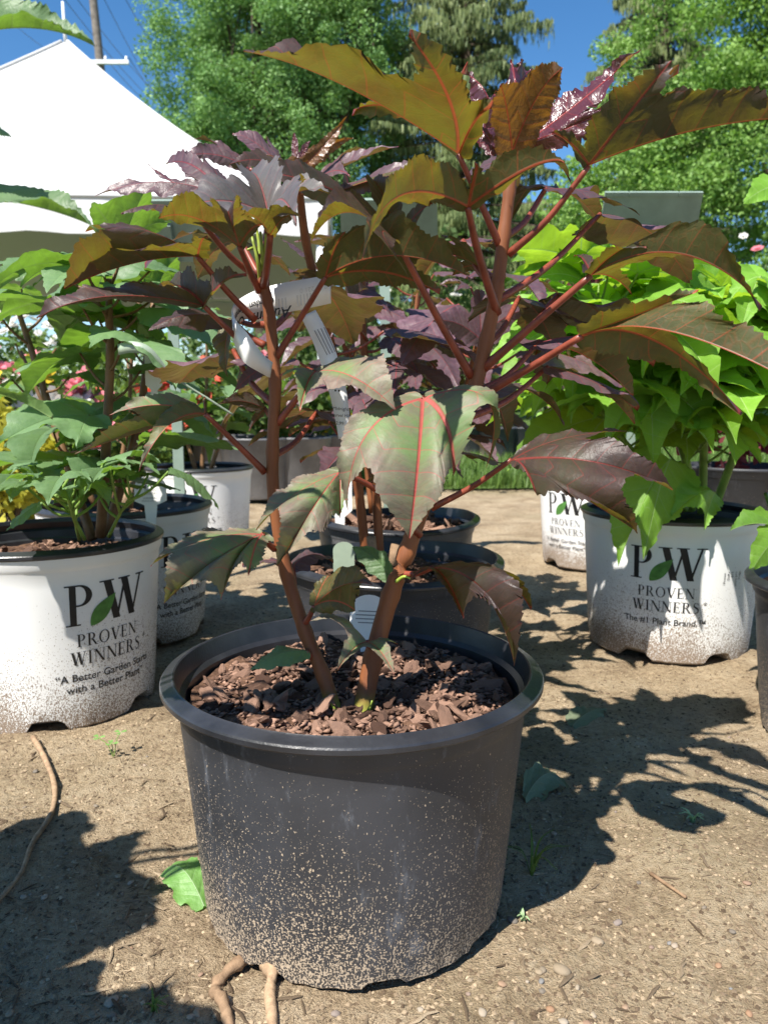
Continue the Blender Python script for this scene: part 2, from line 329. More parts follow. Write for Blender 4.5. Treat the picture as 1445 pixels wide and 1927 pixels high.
# ------------------------------------------------------------------ leaves
def leaf_geo(base, lobes, n_hint=None, width=.30, web=.40, teeth=.035, wave=.03, back=1.0, seed=0, N=340, rings=6, beta=62, arch=.12, cup=0.0, wk_=(.50, .40), out0=None, out1=None):
    """palmate leaf: base point, lobes = [(tip, sag, width factor)] in order round the leaf. Returns verts, faces, uv."""
    rr = np.random.default_rng(seed + 11); width *= wk_[0] if len(lobes) > 1 else .72; web *= wk_[1]; teeth *= .5
    base = np.array(base, float)
    tips = [np.array(l[0], float) for l in lobes]; sags = [np.array(l[1], float) for l in lobes]; wf = [l[2] for l in lobes]
    D = [tp - base for tp in tips]
    hint = np.array(n_hint if n_hint is not None else SUN, float)
    if len(D) > 1:
        n = sum(np.cross(D[i], D[i + 1]) for i in range(len(D) - 1)); n /= np.linalg.norm(n) + 1e-12
        if n @ hint < 0: n = -n; D = D[::-1]; tips = tips[::-1]; sags = sags[::-1]; wf = wf[::-1]; out0, out1 = out1, out0
    else:
        d = D[0] / np.linalg.norm(D[0]); n = hint - d * (hint @ d); n /= np.linalg.norm(n)
    L = [np.linalg.norm(d) for d in D]; Lm = max(L)
    ph = [0.0]
    for i in range(len(D) - 1):
        ca = (D[i] @ D[i + 1]) / (L[i] * L[i + 1]); ph.append(ph[-1] + max(math.acos(np.clip(ca, -1, 1)), R(18)))
    b = R(beta if len(D) > 1 else 85)
    def rot(d, a): 
        d = d - n * (d @ n) * .6; return d * math.cos(a) + np.cross(n, d) * math.sin(a)
    Lp0, Lp1 = .5 * L[0], .5 * L[-1]
    pd0 = rot(D[0] / L[0], -b) ; pd1 = rot(D[-1] / L[-1], b)
    if out0 is not None: pd0 = np.array(out0, float) + D[0] / L[0] * .35
    if out1 is not None: pd1 = np.array(out1, float) + D[-1] / L[-1] * .35
    pd0 = pd0 / np.linalg.norm(pd0) * Lp0; pd1 = pd1 / np.linalg.norm(pd1) * Lp1
    A = [ph[0] - b] + ph + [ph[-1] + b]; LL = [Lp0] + L + [Lp1]; DD = [pd0] + D + [pd1]
    SG = [-n * arch * Lp0 * (1 if cup == 0 else -cup)] + sags + [-n * arch * Lp1 * (1 if cup == 0 else -cup)]
    # flat outline
    t = np.linspace(1, .002, 160); g = t ** .62 * (1 - t) ** 1.15 * (1 + .10 * np.sin(t * 21 + rr.random() * 6)); g /= g.max()
    lo, hi = ph[0] - R(118) * back, ph[-1] + R(118) * back
    phi = np.linspace(lo, hi, 1600); acc = np.zeros_like(phi)
    for i in range(len(D)):
        wd = width * wf[i] * L[i] * g; an = np.arctan2(wd, t * L[i]); rad = np.hypot(wd, t * L[i])
        an = np.maximum.accumulate(an); dl = np.abs(phi - ph[i])
        r_ = np.interp(dl, an, rad); r_ = np.where(dl > an[-1], rad[-1] * .5, r_)
        acc += np.maximum(r_, 1e-5) ** 11
    inner = np.clip((phi - lo) / R(70), 0, 1) * np.clip((hi - phi) / R(70), 0, 1)
    webr = web * min(L) * np.sqrt(np.clip(inner, 0, 1)) if len(D) > 1 else .22 * Lm * np.sqrt(inner)
    r_ = (acc + webr ** 11) ** (1 / 11)
    r_ = r_ * (1 + .045 * np.sin(phi * 9 + seed) * np.sin(phi * 4.3 + seed * 2.1))
    pts = np.stack([r_ * np.cos(phi), r_ * np.sin(phi)], 1)
    s = np.concatenate([[0], np.cumsum(np.linalg.norm(np.diff(pts, axis=0), axis=1))])
    sn = np.linspace(0, s[-1], N)
    out = np.stack([np.interp(sn, s, pts[:, 0]), np.interp(sn, s, pts[:, 1])], 1); pn = np.interp(sn, s, phi)
    for i in range(len(D)):                                   # a column of verts exactly on each rib
        k = int(np.argmin(np.abs(pn - ph[i]))); pn[k] = ph[i]; rk = np.interp(ph[i], phi, r_); out[k] = (rk * math.cos(ph[i]), rk * math.sin(ph[i]))
    tg = np.gradient(out, axis=0); tl = np.linalg.norm(tg, axis=1, keepdims=True) + 1e-12; nr = np.stack([tg[:, 1], -tg[:, 0]], 1) / tl
    per = max(s[-1] / (N / 4.4), 1e-6)
    saw = ((sn / per + .35 * np.sin(sn / per * .9)) % 1.0); amp = teeth * Lm * (.6 + .8 * rr.random(N)); edge = np.clip(np.minimum(sn, s[-1] - sn) / (.08 * s[-1]), 0, 1)
    tipk = np.ones(N)
    for i in range(len(D)): tipk *= 1 - np.exp(-((pn - ph[i]) / .03) ** 2)
    smooth_out = out.copy(); out = out + nr * ((saw - .5) * amp * edge * tipk)[:, None]
    w1, w2 = rr.random(2) * 6.28; wk = 5 + rr.random() * 4
    V = [base]; UV = [(0.0, 0.0)]
    def pos3(u, v, rho, ang, sarc):
        a = math.atan2(v, u)
        if a < lo - .2: a += 2 * math.pi
        a = ang
        k = 0
        while k < len(A) - 2 and a > A[k + 1]: k += 1
        e0 = (math.cos(A[k]), math.sin(A[k])); e1 = (math.cos(A[k + 1]), math.sin(A[k + 1]))
        det = e0[0] * e1[1] - e0[1] * e1[0]
        p0 = (u * e1[1] - v * e1[0]) / det; p1 = (e0[0] * v - e0[1] * u) / det
        q = base.copy()
        for pp, kk in ((p0, k), (p1, k + 1)):
            tt = pp / LL[kk]; q = q + DD[kk] * tt + SG[kk] * (4 * tt * (1 - tt) if tt > 0 else 0)
        fx, fy = u / Lm * 5 + seed * 3.7 + 40, v / Lm * 5 + seed * 1.3 + 60
        q = q + n * (wave * Lm * (2.6 * rho ** 1.5 * float(vnoise(np.array(fx), np.array(fy)) - .5) + 1.5 * rho ** 3 * float(vnoise(np.array(fx * 3), np.array(fy * 3)) - .5)))
        return q
    V = []; UV = []
    half_ = [0.0] * N; axis = [0] * N
    for i in range(N):
        k = int(np.argmin([abs(pn[i] - h) for h in ph])); axis[i] = k
        if pn[i] < ph[k]: half_[i] = (ph[k] - ph[k - 1]) / 2 if k > 0 else R(118) * back
        else: half_[i] = (ph[k + 1] - ph[k]) / 2 if k < len(ph) - 1 else R(118) * back
    for j in range(rings + 1):
        rho = (j / rings) ** .9
        for i in range(N):
            k = axis[i]; dl = abs(pn[i] - ph[k]); tgt = out[i] if j == rings else smooth_out[i]; rk = math.hypot(*smooth_out[i])
            an0 = max(rk * math.cos(min(dl, 1.57)), 0) * max(0.0, 1 - dl / half_[i]); ax = (an0 * math.cos(ph[k]), an0 * math.sin(ph[k]))
            u = ax[0] + (tgt[0] - ax[0]) * rho; v = ax[1] + (tgt[1] - ax[1]) * rho; rad = math.hypot(u, v)
            an_ = ph[k] if (j == 0 or rad < 1e-9) else pn[i] + (math.atan2(v, u) - pn[i] + math.pi) % (2 * math.pi) - math.pi
            V.append(pos3(u, v, rho, an_, 0))
            d2 = min((abs(an_ - h) for h in ph)); UV.append((rad * math.cos(d2) / Lm, rad * math.sin(min(d2, 1.57)) / Lm))
    Fc = []
    for j in range(rings):
        o = j * N
        Fc += [(o + i, o + N + i, o + N + i + 1, o + i + 1) for i in range(N - 1)]
    return V, Fc, UV
def Z(z): return Vector((0, 0, z))
def hero_leaf(root, mat, node, base, lobes, pet_mid=None, seed=0, pr=(.0030, .0022), pmat='petiole_red', name='leaf', **kw):
    """node/base: (px,py,Y); lobes: (px,py,Y[,width[,mid(px,py,Y) or sag in m]])"""
    B = P(*base); ls = []
    for l in lobes:
        tip = P(*l[:3]); wf = l[3] if len(l) > 3 else 1.0; sg = Z(.12 * (tip - B).length)
        if len(l) > 4:
            sg = P(*l[4]) - (B + tip) / 2 if isinstance(l[4], tuple) else Z(l[4])
        ls.append((tip, sg, wf))
    L0 = root.location
    v, f, uv = leaf_geo(B, ls, seed=seed, **kw)
    o = link(name, mesh('leaf', rel(v, L0), f, M[mat], uv=uv), root)
    if node is not None:
        pts = [P(*node)] + ([P(*pet_mid)] if pet_mid else []) + [B]
        if pet_mid is None:
            m = (pts[0] + pts[1]) / 2 + Z(-.07 * (pts[1] - pts[0]).length); pts = [pts[0], m, pts[1]]
        sp = smooth_path(pts, 6); v, f = tube(sp, taper(len(sp), pr[0] * 1.25, pr[1], .6), 8)
        link('petiole', mesh('petiole', rel(v, L0), f, M[pmat]), o)
    return o

# ------------------------------------------------------------------ printed lettering
def serif(ch):
    """polygons of a serif capital, cap height 1; returns polys, advance"""
    q = []; T, t_ = .15, .05
    def rect(x0, x1, y0, y1): q.append([(x0, y0), (x1, y0), (x1, y1), (x0, y1)])
    def sl(xb, xt, wd, y0=0, y1=1): q.append([(xb, y0), (xb + wd, y0), (xt + wd, y1), (xt, y1)])
    def ser(x, y, wd=.30): rect(x - wd / 2, x + wd / 2, y, y + .035)
    def ring(cx, cy, ro, yo, ri, yi, a0, a1, off=0, n=18):
        for k in range(n):
            a, b = R(a0 + (a1 - a0) * k / n), R(a0 + (a1 - a0) * (k + 1) / n)
            q.append([(cx + ri * math.cos(a) - off, cy + yi * math.sin(a)), (cx + ro * math.cos(a), cy + yo * math.sin(a)), (cx + ro * math.cos(b), cy + yo * math.sin(b)), (cx + ri * math.cos(b) - off, cy + yi * math.sin(b))])
    adv = .8
    if ch in 'PR':
        rect(.10, .10 + T, 0, 1); ser(.17, 0, .34); ser(.12, .965, .24)
        ring(.32, .735, .30, .265, .155, .225, -90, 90); rect(.25, .32, .96, 1); rect(.25, .32, .47, .51); adv = .70
        if ch == 'R': sl(.62, .33, .16, 0, .48); ser(.74, 0, .2); adv = .86
    elif ch == 'O': ring(.44, .5, .43, .52, .29, .475, 0, 360, 0, 32); adv = .92
    elif ch == 'V': sl(.34, .06, .17); sl(.40, .70, .055); ser(.14, .965, .32); ser(.72, .965, .26); adv = .84
    elif ch == 'W':
        sl(.28, .06, .17); sl(.34, .55, .055); sl(.68, .46, .17); sl(.74, .98, .055); ser(.14, .965, .32); ser(.55, .965, .3); ser(1.0, .965, .26); adv = 1.14
    elif ch == 'E':
        rect(.10, .10 + T, 0, 1); ser(.15, 0, .26); ser(.15, .965, .26); rect(.25, .62, 0, .05); rect(.25, .60, .95, 1); rect(.25, .50, .48, .525)
        rect(.58, .62, 0, .22); rect(.56, .60, .78, 1); rect(.48, .51, .40, .61); adv = .70
    elif ch == 'N': rect(.12, .165, 0, 1); sl(.66, .06, .17); rect(.74, .785, 0, 1); ser(.14, 0, .24); ser(.08, .965, .2); ser(.76, .965, .24); adv = .90
    elif ch == 'I': rect(.10, .10 + T, 0, 1); ser(.175, 0, .32); ser(.175, .965, .32); adv = .38
    elif ch == 'S':
        pts = [(.50, .80), (.42, .95), (.28, .975), (.15, .90), (.12, .76), (.20, .62), (.34, .52), (.46, .42), (.52, .27), (.46, .10), (.31, .025), (.17, .06), (.09, .22)]
        sp = smooth_path([(x, y, 0) for x, y in pts], 4); n = len(sp)
        for k in range(n - 1):
            hw = lambda i: .025 + .055 * math.exp(-((i / n - .5) / .2) ** 2)
            a, b = sp[k], sp[k + 1]; d = (b - a).normalized(); nn = Vector((-d.y, d.x, 0))
            q.append([tuple((a + nn * hw(k))[:2]), tuple((a - nn * hw(k))[:2]), tuple((b - nn * hw(k + 1))[:2]), tuple((b + nn * hw(k + 1))[:2])])
        ser(.5, .78, .04); adv = .62
    return q, adv
def serif_text(s, h, tracking=.06):
    x = 0; out = []
    for ch in s:
        q, adv = serif(ch); out += [[((px + x) * h, py * h) for px, py in p] for p in q]; x += adv + tracking
    wd = (x - tracking) * h; return [[(px - wd / 2, py) for px, py in p] for p in out], wd
def polys_mesh2d(polys):
    v = []; f = []; 
    for k, p in enumerate(polys):
        ar = sum(p[i][0] * p[(i + 1) % len(p)][1] - p[(i + 1) % len(p)][0] * p[i][1] for i in range(len(p)))
        if ar < 0: p = p[::-1]
        o = len(v); v += [(a, b, (k % 7) * .00001) for a, b in p]; f.append(tuple(range(o, o + len(p))))
    return v, f
_fonts = {}
def sans2d(s, size, shear=0.0, bold=0.0):
    key = (s, size, shear, bold)
    if key in _fonts: return _fonts[key]
    cu = bpy.data.curves.new('t', 'FONT'); cu.body = s; cu.size = size; cu.align_x = 'CENTER'; cu.shear = shear; cu.offset = bold * size; cu.resolution_u = 3
    o = bpy.data.objects.new('t', cu); C.objects.link(o); dg = bpy.context.evaluated_depsgraph_get()
    me = bpy.data.meshes.new_from_object(o.evaluated_get(dg)); v = [tuple(x.co) for x in me.vertices]; f = [tuple(p.vertices) for p in me.polygons]
    bpy.data.objects.remove(o); bpy.data.curves.remove(cu); bpy.data.meshes.remove(me); _fonts[key] = (v, f); return v, f
def cut_columns(v, f, step):
    bm = bmesh.new(); vs_ = [bm.verts.new(p) for p in v]
    for q in f:
        try: bm.faces.new([vs_[i] for i in q])
        except ValueError: pass
    xs = [p[0] for p in v]; x = math.floor(min(xs) / step) * step + step
    while x < max(xs):
        bmesh.ops.bisect_plane(bm, geom=bm.verts[:] + bm.edges[:] + bm.faces[:], plane_co=(x, 0, 0), plane_no=(1, 0, 0), dist=1e-7); x += step
    bm.verts.index_update(); v2 = [tuple(q.co) for q in bm.verts]; f2 = [tuple(q.index for q in fc.verts) for fc in bm.faces]; bm.free(); return v2, f2

# ------------------------------------------------------------------ pots
def lathe(profile, seg=112):
    v = []; f = []
    for r_, z_ in profile:
        for k in range(seg):
            a = 2 * math.pi * k / seg; v.append(Vector((r_ * math.cos(a), r_ * math.sin(a), z_)))
    for i in range(len(profile) - 1):
        for k in range(seg):
            k2 = (k + 1) % seg; f.append((i * seg + k, i * seg + k2, (i + 1) * seg + k2, (i + 1) * seg + k))
    return v, f
def pot_parts(root, Rr, Rt, Rb, h, mat, notch=0, notch_a=0.0, prints=None, soil_z=.03, seg=112, warp=0.0, nh=.020, nw=.030):
    """pot > rim, soil; prints = list of (kind, angle)"""
    prof = [(Rb - .03, .006), (Rb - .004, .0), (Rb, .004), (Rb + (Rt - Rb) * .03, .012)]
    for k in range(1, 11): prof.append((Rb + (Rt - Rb) * (.03 + .97 * k / 10), .012 + (h - .034 - .012) * k / 10))
    prof += [(Rt + .0015, h - .031), (Rt + .004, h - .026), (Rt + .0055, h - .012)]
    v, f = lathe(prof, seg)
    if notch:
        for i in range(1, 6):
            for k in range(seg):
                a = 2 * math.pi * k / seg; u = ((a - notch_a) / (2 * math.pi) * notch) % 1.0; u = min(u, 1 - u) * 2 * math.pi / notch * Rb
                hw = nw
                if u < hw:
                    p_ = v[i * seg + k]; lift = nh * (1 - (u / hw) ** 6); p_.z = max(p_.z, lift + p_.z * .15) if i < 5 else p_.z
                elif i < 4:                                                # small scallops between the feet
                    p_ = v[i * seg + k]; sc_ = .5 + .5 * math.cos(a * 38); p_.x *= 1 - .012 * sc_; p_.y *= 1 - .012 * sc_
    me_ = mesh('pot', v, f, M[mat]); me_.set_sharp_from_angle(angle=R(30)); pot = link('pot', me_, root)
    rp = [(Rt + .0055, h - .013), (Rr - .003, h - .0122), (Rr - .001, h - .0118), (Rr, h - .0105), (Rr, h - .0065), (Rr - .001, h - .0050), (Rr - .003, h - .0038), (Rr - .0100, h - .0012), (Rr - .0115, h), (Rr - .0130, h - .0008), (Rr - .0145, h - .007),
          (Rt - .001, h - .018), (Rt - .006, h - .022), (Rt - .0075, h - .034), (Rt - .011, h - .037), (Rt - .0125, h - .055), (Rt - .016, h - .09)]
    v, f = lathe(rp, seg)
    if warp:
        for p_ in v:
            a = math.atan2(p_.y, p_.x); p_.z += warp * math.sin(a * 2 + 1) * max(0, (p_.z - h + .03) / .03); p_.x *= 1 + warp * math.sin(a * 3)
    me_ = mesh('rim', v, f, M['rim_black']); me_.set_sharp_from_angle(angle=R(24)); link('rim', me_, pot)
    # soil
    zs = h - soil_z; Rs = Rt - .010
    sv = [Vector((0, 0, zs))]; sf = []; nr, ns = 14, 72
    for j in range(1, nr + 1):
        for k in range(ns):
            a = 2 * math.pi * k / ns; r_ = Rs * j / nr; x, y = r_ * math.cos(a), r_ * math.sin(a)
            sv.append(Vector((x, y, zs + float((vnoise(np.array(x * 45 + 50 + root.location.x * 9), np.array(y * 45 + 50)) - .5) * .016 + (vnoise(np.array(x * 130 + 90), np.array(y * 130 + 50)) - .5) * .008))))
    sf = [(0, 1 + k, 1 + (k + 1) % ns) for k in range(ns)]
    for j in range(nr - 1):
        for k in range(ns): sf.append((1 + j * ns + k, 1 + (j + 1) * ns + k, 1 + (j + 1) * ns + (k + 1) % ns, 1 + j * ns + (k + 1) % ns))
    soil = link('soil', mesh('soil', sv, sf, M['soil']), root)
    Rz = lambda z: Rb + (Rt - Rb) * (.03 + .97 * max(0, z - .012) / (h - .046))
    for name, v2, f2, ang, z0, m in (prints or []):
        v2, f2 = cut_columns(v2, f2, .006); vv = []
        for x, y, off in v2:
            z = z0 + y; r_ = Rz(z) + .0005 + off; a = ang + x / Rz(z0); vv.append((r_ * math.cos(a), r_ * math.sin(a), z))
        link(name, mesh(name, vv, f2, M[m], smooth=False), pot)
    return pot, soil
def leaf_logo(s):
    up = []; n = 14
    for i in range(n + 1):
        t = i / n; x = t; w_ = .19 * math.sin(math.pi * t ** .8); up.append((x, w_))
    poly = [(x, -w_) for x, w_ in up] + [(x, w_ * 1.1) for x, w_ in up[::-1][1:-1]]
    a = R(48); return [[((x * math.cos(a) - y * math.sin(a) - .34) * s, (x * math.sin(a) + y * math.cos(a) - .37) * s) for x, y in poly]]
PWP = serif_text('P', .062)[0]; PWW = serif_text('W', .062)[0]
def pw_print(ang, line3, z=.163, line4=None):
    out = [('printed_letter', *polys_mesh2d([[(x - .044, y) for x, y in p] for p in PWP]), ang, z, 'ink'), ('printed_letter', *polys_mesh2d([[(x * 1.18 + .027, y + .001) for x, y in p] for p in PWW]), ang, z, 'ink')]
    lv, lf = polys_mesh2d([[(x - .010, y + .019) for x, y in p] for p in leaf_logo(.060)]); out.append(('printed_leaf', [(a, b, c + .0003) for a, b, c in lv], lf, ang, z, 'ink_green'))
    out.append(('printed_word', *polys_mesh2d(serif_text('PROVEN', .0195)[0]), ang, z - .033, 'ink'))
    out.append(('printed_word', *polys_mesh2d(serif_text('WINNERS', .0205)[0]), ang, z - .061, 'ink'))
    v, f = sans2d('®', .009); out.append(('printed_mark', [(x + .071, y, 0) for x, y, _ in v], f, ang, z - .046, 'ink'))
    v, f = sans2d(line3, .0165, bold=.012); out.append(('printed_slogan', v, f, ang, z - .086, 'ink'))
    if line4:
        v, f = sans2d(line4, .0165, bold=.012); out.append(('printed_slogan', v, f, ang, z - .104, 'ink'))
    return out
def chips(soil, Rs, zs, n, nsmall, big=.010, seed=0, lx=0, avoid=()):
    r = random.Random(seed); ms = []
    for k in range(7):
        bm = bmesh.new(); bmesh.ops.create_icosphere(bm, subdivisions=2, radius=1); el_ = r.uniform(1.0, 1.9)
        for v in bm.verts:
            s = r.uniform(.72, 1.2); v.co = Vector((v.co.x * s * el_, v.co.y * s * .75, v.co.z * s * r.uniform(.2, .45) + .25 * v.co.x ** 2 * r.uniform(-.5, .5)))
        me = bpy.data.meshes.new('bark_chip'); bm.to_mesh(me); bm.free(); me.materials.append(M['bark']); ms.append(me)
    for i in range(n):
        a = r.uniform(0, 6.283); d = Rs * math.sqrt(r.random()) * .95
        o = link('bark_chip', ms[i % 7], soil, (d * math.cos(a), d * math.sin(a), zs + r.uniform(-.001, .010)))
        s = big * r.uniform(.5, 1.35); o.scale = (s, s, s); o.rotation_euler = (r.uniform(-.9, .9), r.uniform(-.9, .9), r.uniform(0, 6.28))
    V = []; Fc = []
    oc = np.array([(1, 0, 0), (-1, 0, 0), (0, 1, 0), (0, -1, 0), (0, 0, 1), (0, 0, -1)], float); of = np.array([(0, 2, 4), (2, 1, 4), (1, 3, 4), (3, 0, 4), (2, 0, 5), (1, 2, 5), (3, 1, 5), (0, 3, 5)])
    g = np.random.default_rng(seed + 5)
    for i in range(nsmall):
        a = g.random() * 6.283; d = Rs * math.sqrt(g.random()) * .98; s = g.uniform(.0015, .005); sh = oc * np.array([s * g.uniform(.6, 2.2), s * g.uniform(.4, .9), s * .5])
        an = g.random() * 6.28; c_, s_ = math.cos(an), math.sin(an); sh = sh @ np.array([[c_, s_, 0], [-s_, c_, 0], [0, 0, 1]])
        V.append(sh + np.array([d * math.cos(a), d * math.sin(a), zs + g.uniform(-.002, .007)])); Fc.append(of + 6 * i)
    tag(link('bark_crumbs', mesh_np('bark_crumbs', np.concatenate(V), np.concatenate(Fc), M['bark']), soil), kind='stuff')

# ------------------------------------------------------------------ ground
xs = np.unique(np.round(np.concatenate([np.linspace(-1500, -60, 9), np.linspace(-60, -6, 14), np.linspace(-6, -1.4, 50), np.linspace(-1.4, 1.6, 330), np.linspace(1.6, 6, 50), np.linspace(6, 60, 14), np.linspace(60, 1500, 9)]), 5))
ys = np.unique(np.round(np.concatenate([np.linspace(-1500, -20, 8), np.linspace(-20, -.5, 12), np.linspace(-.5, .4, 30), np.linspace(.4, 2.2, 220), np.linspace(2.2, 6, 110), np.linspace(6, 60, 30), np.linspace(60, 2500, 9)]), 5))
X, Y = np.meshgrid(xs, ys); Hh = hgt(X, Y); gv = np.stack([X.ravel(), Y.ravel(), Hh.ravel()], 1)
nx, ny = len(xs), len(ys); ii = (np.arange(ny - 1)[:, None] * nx + np.arange(nx - 1)[None, :]).ravel(); gf = np.stack([ii, ii + 1, ii + 1 + nx, ii + nx], 1)
tag(link('ground', mesh_np('ground', gv, gf, M['dirt'], smooth=True)), 'bare sandy soil strewn with needles and pebbles', kind='structure')
lx = np.linspace(-70, 70, 60); lyr = np.concatenate([np.linspace(0, 4, 14), np.linspace(5, 90, 16)])
LX, LY = np.meshgrid(lx, lyr); LYw = LY + 4.35 + (vnoise(LX * .9 + 40, LX * 0 + 3) - .5) * .5 * (LY < 3)
lv = np.stack([LX.ravel(), LYw.ravel(), np.full(LX.size, .022) - .02 * (LY.ravel() == 0)], 1); n_ = len(lx); ii = (np.arange(len(lyr) - 1)[:, None] * n_ + np.arange(n_ - 1)[None, :]).ravel()
tag(link('lawn', mesh_np('lawn', lv, np.stack([ii, ii + 1, ii + 1 + n_, ii + n_], 1), M['lawn'], smooth=True)), 'mown green lawn beyond the bare soil', kind='structure')
def blades(n, x0, x1, y0, y1, hmin, hmax, z0=.018, seed=0):
    g = np.random.default_rng(seed); x = g.uniform(x0, x1, n); y = y0 + (y1 - y0) * g.random(n) ** 1.3; h = g.uniform(hmin, hmax, n); a = g.uniform(0, 6.28, n); wd = g.uniform(.003, .006, n); ln = g.uniform(.1, .7, n) * h
    dx, dy = np.cos(a), np.sin(a); b = np.stack([x, y, np.full(n, z0)], 1); sd = np.stack([-dy, dx, 0 * dx], 1) * wd[:, None]; up = np.stack([dx * ln, dy * ln, h], 1)
    V = np.stack([b - sd, b + sd, b + up * [.4, .4, .62] + sd * .7, b + up * [.4, .4, .62] - sd * .7, b + up], 1).reshape(-1, 3); o = np.arange(n)[:, None] * 5
    f = np.concatenate([o + np.array([0, 1, 2]), o + np.array([0, 2, 3]), o + np.array([3, 2, 4])]); return V, f
V, f = blades(42000, -3.6, 3.6, 4.3, 8.5, .04, .11)
tag(link('grass', mesh_np('grass', V, f, M['grass'])), 'sunlit uncut grass along the edge of the soil', 'grass', kind='stuff')

# ------------------------------------------------------------------ the hibiscus in the black pot
HX, HY = -.030, .727
hero = empty('potted_hibiscus', (HX, HY, 0), 'dark purple hibiscus with two reddish stems in dusty black pot', 'plant')
pot, soil = pot_parts(hero, .183, .1665, .148, .237, 'pot_black', notch=9, notch_a=R(-118), soil_z=.030, seg=168, nh=.009, nw=.020)
chips(soil, .150, .207, 290, 4500, .0085, seed=3)
def px_stem(root, pts, r0, r1, mat, name='stem', sides=12, n=5):
    sp = smooth_path([P(*p) for p in pts], n); rad = taper(len(sp), r0, r1, .9)
    for i in range(0, len(rad), 5): rad[i] *= 1.15
    v, f = tube(sp, rad, sides); return link(name, mesh(name, rel(v, root.location), f, M[mat]), root)
px_stem(hero, [(637, 1362, .672), (608, 1270, .68), (575, 1190, .69), (540, 1080, .70), (517, 950, .70), (513, 850, .70), (518, 720, .70), (508, 600, .70), (496, 530, .70), (492, 480, .70)], .0070, .0045, 'stem_red')
px_stem(hero, [(678, 1362, .668), (702, 1240, .68), (735, 1120, .69), (765, 1040, .69), (800, 940, .70), (850, 830, .70), (890, 740, .70), (915, 640, .70), (935, 540, .70), (948, 440, .70), (958, 360, .70), (966, 290, .70)], .0090, .0048, 'stem_red')
H = lambda *a, **k: hero_leaf(hero, *a, **k)
# leaves of the right stem, from the top
H('purple', (940, 462, .70), (862, 290, .665), [(670, 204, .74, .8), (448, 96, .585, 1.5, (640, 158, .60)), (772, 72, .54, 1.0, (846, 190, .58)), (925, 205, .60, 1.0)], (903, 380, .68), seed=1, width=.31, web=.5)
H('purple_young', (966, 300, .70), (964, 285, .675), [(940, 158, .62, 1.2), (1057, 130, .60, 1.1)], seed=2, width=.36, web=.6, n_hint=(0, .6, .8))
H('purple_young', (967, 300, .70), (980, 272, .70), [(960, 112, .74, .7), (1210, 88, .70, .85, (1085, 195, .69)), (1279, 137, .68, .9, (1115, 220, .67))], seed=3, width=.22, web=.3, n_hint=(-.5, -.7, .5), wave=.05, teeth=.05)
H('purple_young', (960, 300, .70), (940, 270, .70), [(868, 140, .70, .8, (915, 175, .69)), (930, 175, .74, .8), (1003, 130, .76, .7)], seed=4, width=.26, web=.35, n_hint=(0, -.7, .7), wave=.06, teeth=.05)
H('purple_young', (958, 310, .70), (935, 285, .71), [(840, 200, .73, 1.0), (890, 160, .76, 1.0)], seed=41, width=.3, n_hint=(0, -.5, .8))
H('purple', (957, 478, .70), (1108, 312, .655), [(1029, 248, .65, 1.0), (1264, 112, .57, 1.1, (1190, 205, .60)), (1492, 222, .53, 1.2, (1290, 250, .585))], seed=5, width=.31, web=.42, out1=(0, 1, .22))
H('purple', (935, 590, .70), (880, 390, .625), [(682, 492, .50, .9, (755, 368, .555)), (900, 310, .60, .9), (1057, 303, .565, 1.0, (985, 322, .59))], (898, 470, .66), seed=6, width=.33, web=.6, out0=(0, 1, .22), out1=(0, 1, .22), pr=(.0036, .0027))
H('purple', (886, 708, .70), (748, 455, .62), [(770, 522, .55, .8, (720, 440, .56)), (583, 462, .57, 1.3, (655, 400, .585)), (700, 338, .66, 1.2), (812, 384, .60, .9)], (830, 610, .67), seed=7, width=.32, web=.5, pr=(.0035, .0026))
H('purple', (518, 676, .70), (613, 521, .655), [(650, 438, .62, 1.3), (894, 528, .60, 1.35, (745, 482, .61)), (835, 560, .66, .9)], (568, 595, .685), seed=8, width=.33, web=.55)
H('purple', (945, 520, .70), (905, 505, .74), [(830, 445, .70, 1.2), (780, 480, .74, 1.1), (850, 520, .78, 1.1)], seed=9, width=.33)
H('purple', (906, 697, .70), (1112, 518, .645), [(1078, 484, .69, .7), (1190, 556, .67, 1.3), (1437, 580, .56, 1.05, (1275, 478, .575)), (1222, 462, .59, 1.1)], (1010, 605, .67), seed=10, width=.31, web=.5, pr=(.0035, .0027))
H('purple', (890, 754, .70), (1095, 632, .62), [(1303, 553, .57, 1.25, (1205, 590, .59)), (1500, 725, .50, 1.25, (1250, 622, .56)), (1398, 778, .60, .8, (1230, 640, .61))], (1000, 690, .66), seed=11, width=.31, web=.45, pr=(.0036, .0027))
H('purple_old', (842, 845, .695), (796, 748, .625), [(655, 966, .595, 1.15, (688, 820, .595)), (769, 1022, .575, 1.35, (786, 880, .585)), (852, 900, .60, .9, (838, 800, .60)), (912, 886, .63, .85, (915, 752, .61))], wk_=(.50, .46), seed=12, width=.32, web=.62, arch=.05, n_hint=(0, -1, .5), beta=70, teeth=.028)
H('purple_old', (522, 797, .70), (594, 700, .665), [(528, 705, .635, 1.0), (563, 778, .62, 1.0), (745, 770, .60, 1.45, (660, 708, .615)), (742, 690, .65, 1.0)], (562, 745, .69), wk_=(.58, .58), seed=13, width=.38, web=.7, n_hint=(0, -.8, .6))
H('purple_old', (790, 1008, .69), (640, 888, .63), [(478, 1005, .615, 1.2, (548, 935, .605)), (522, 1068, .585, 1.25, (590, 955, .59)), (640, 968, .61, .8)], (712, 925, .66), wk_=(.58, .58), seed=14, width=.30, web=.45, n_hint=(0, -.9, .5))
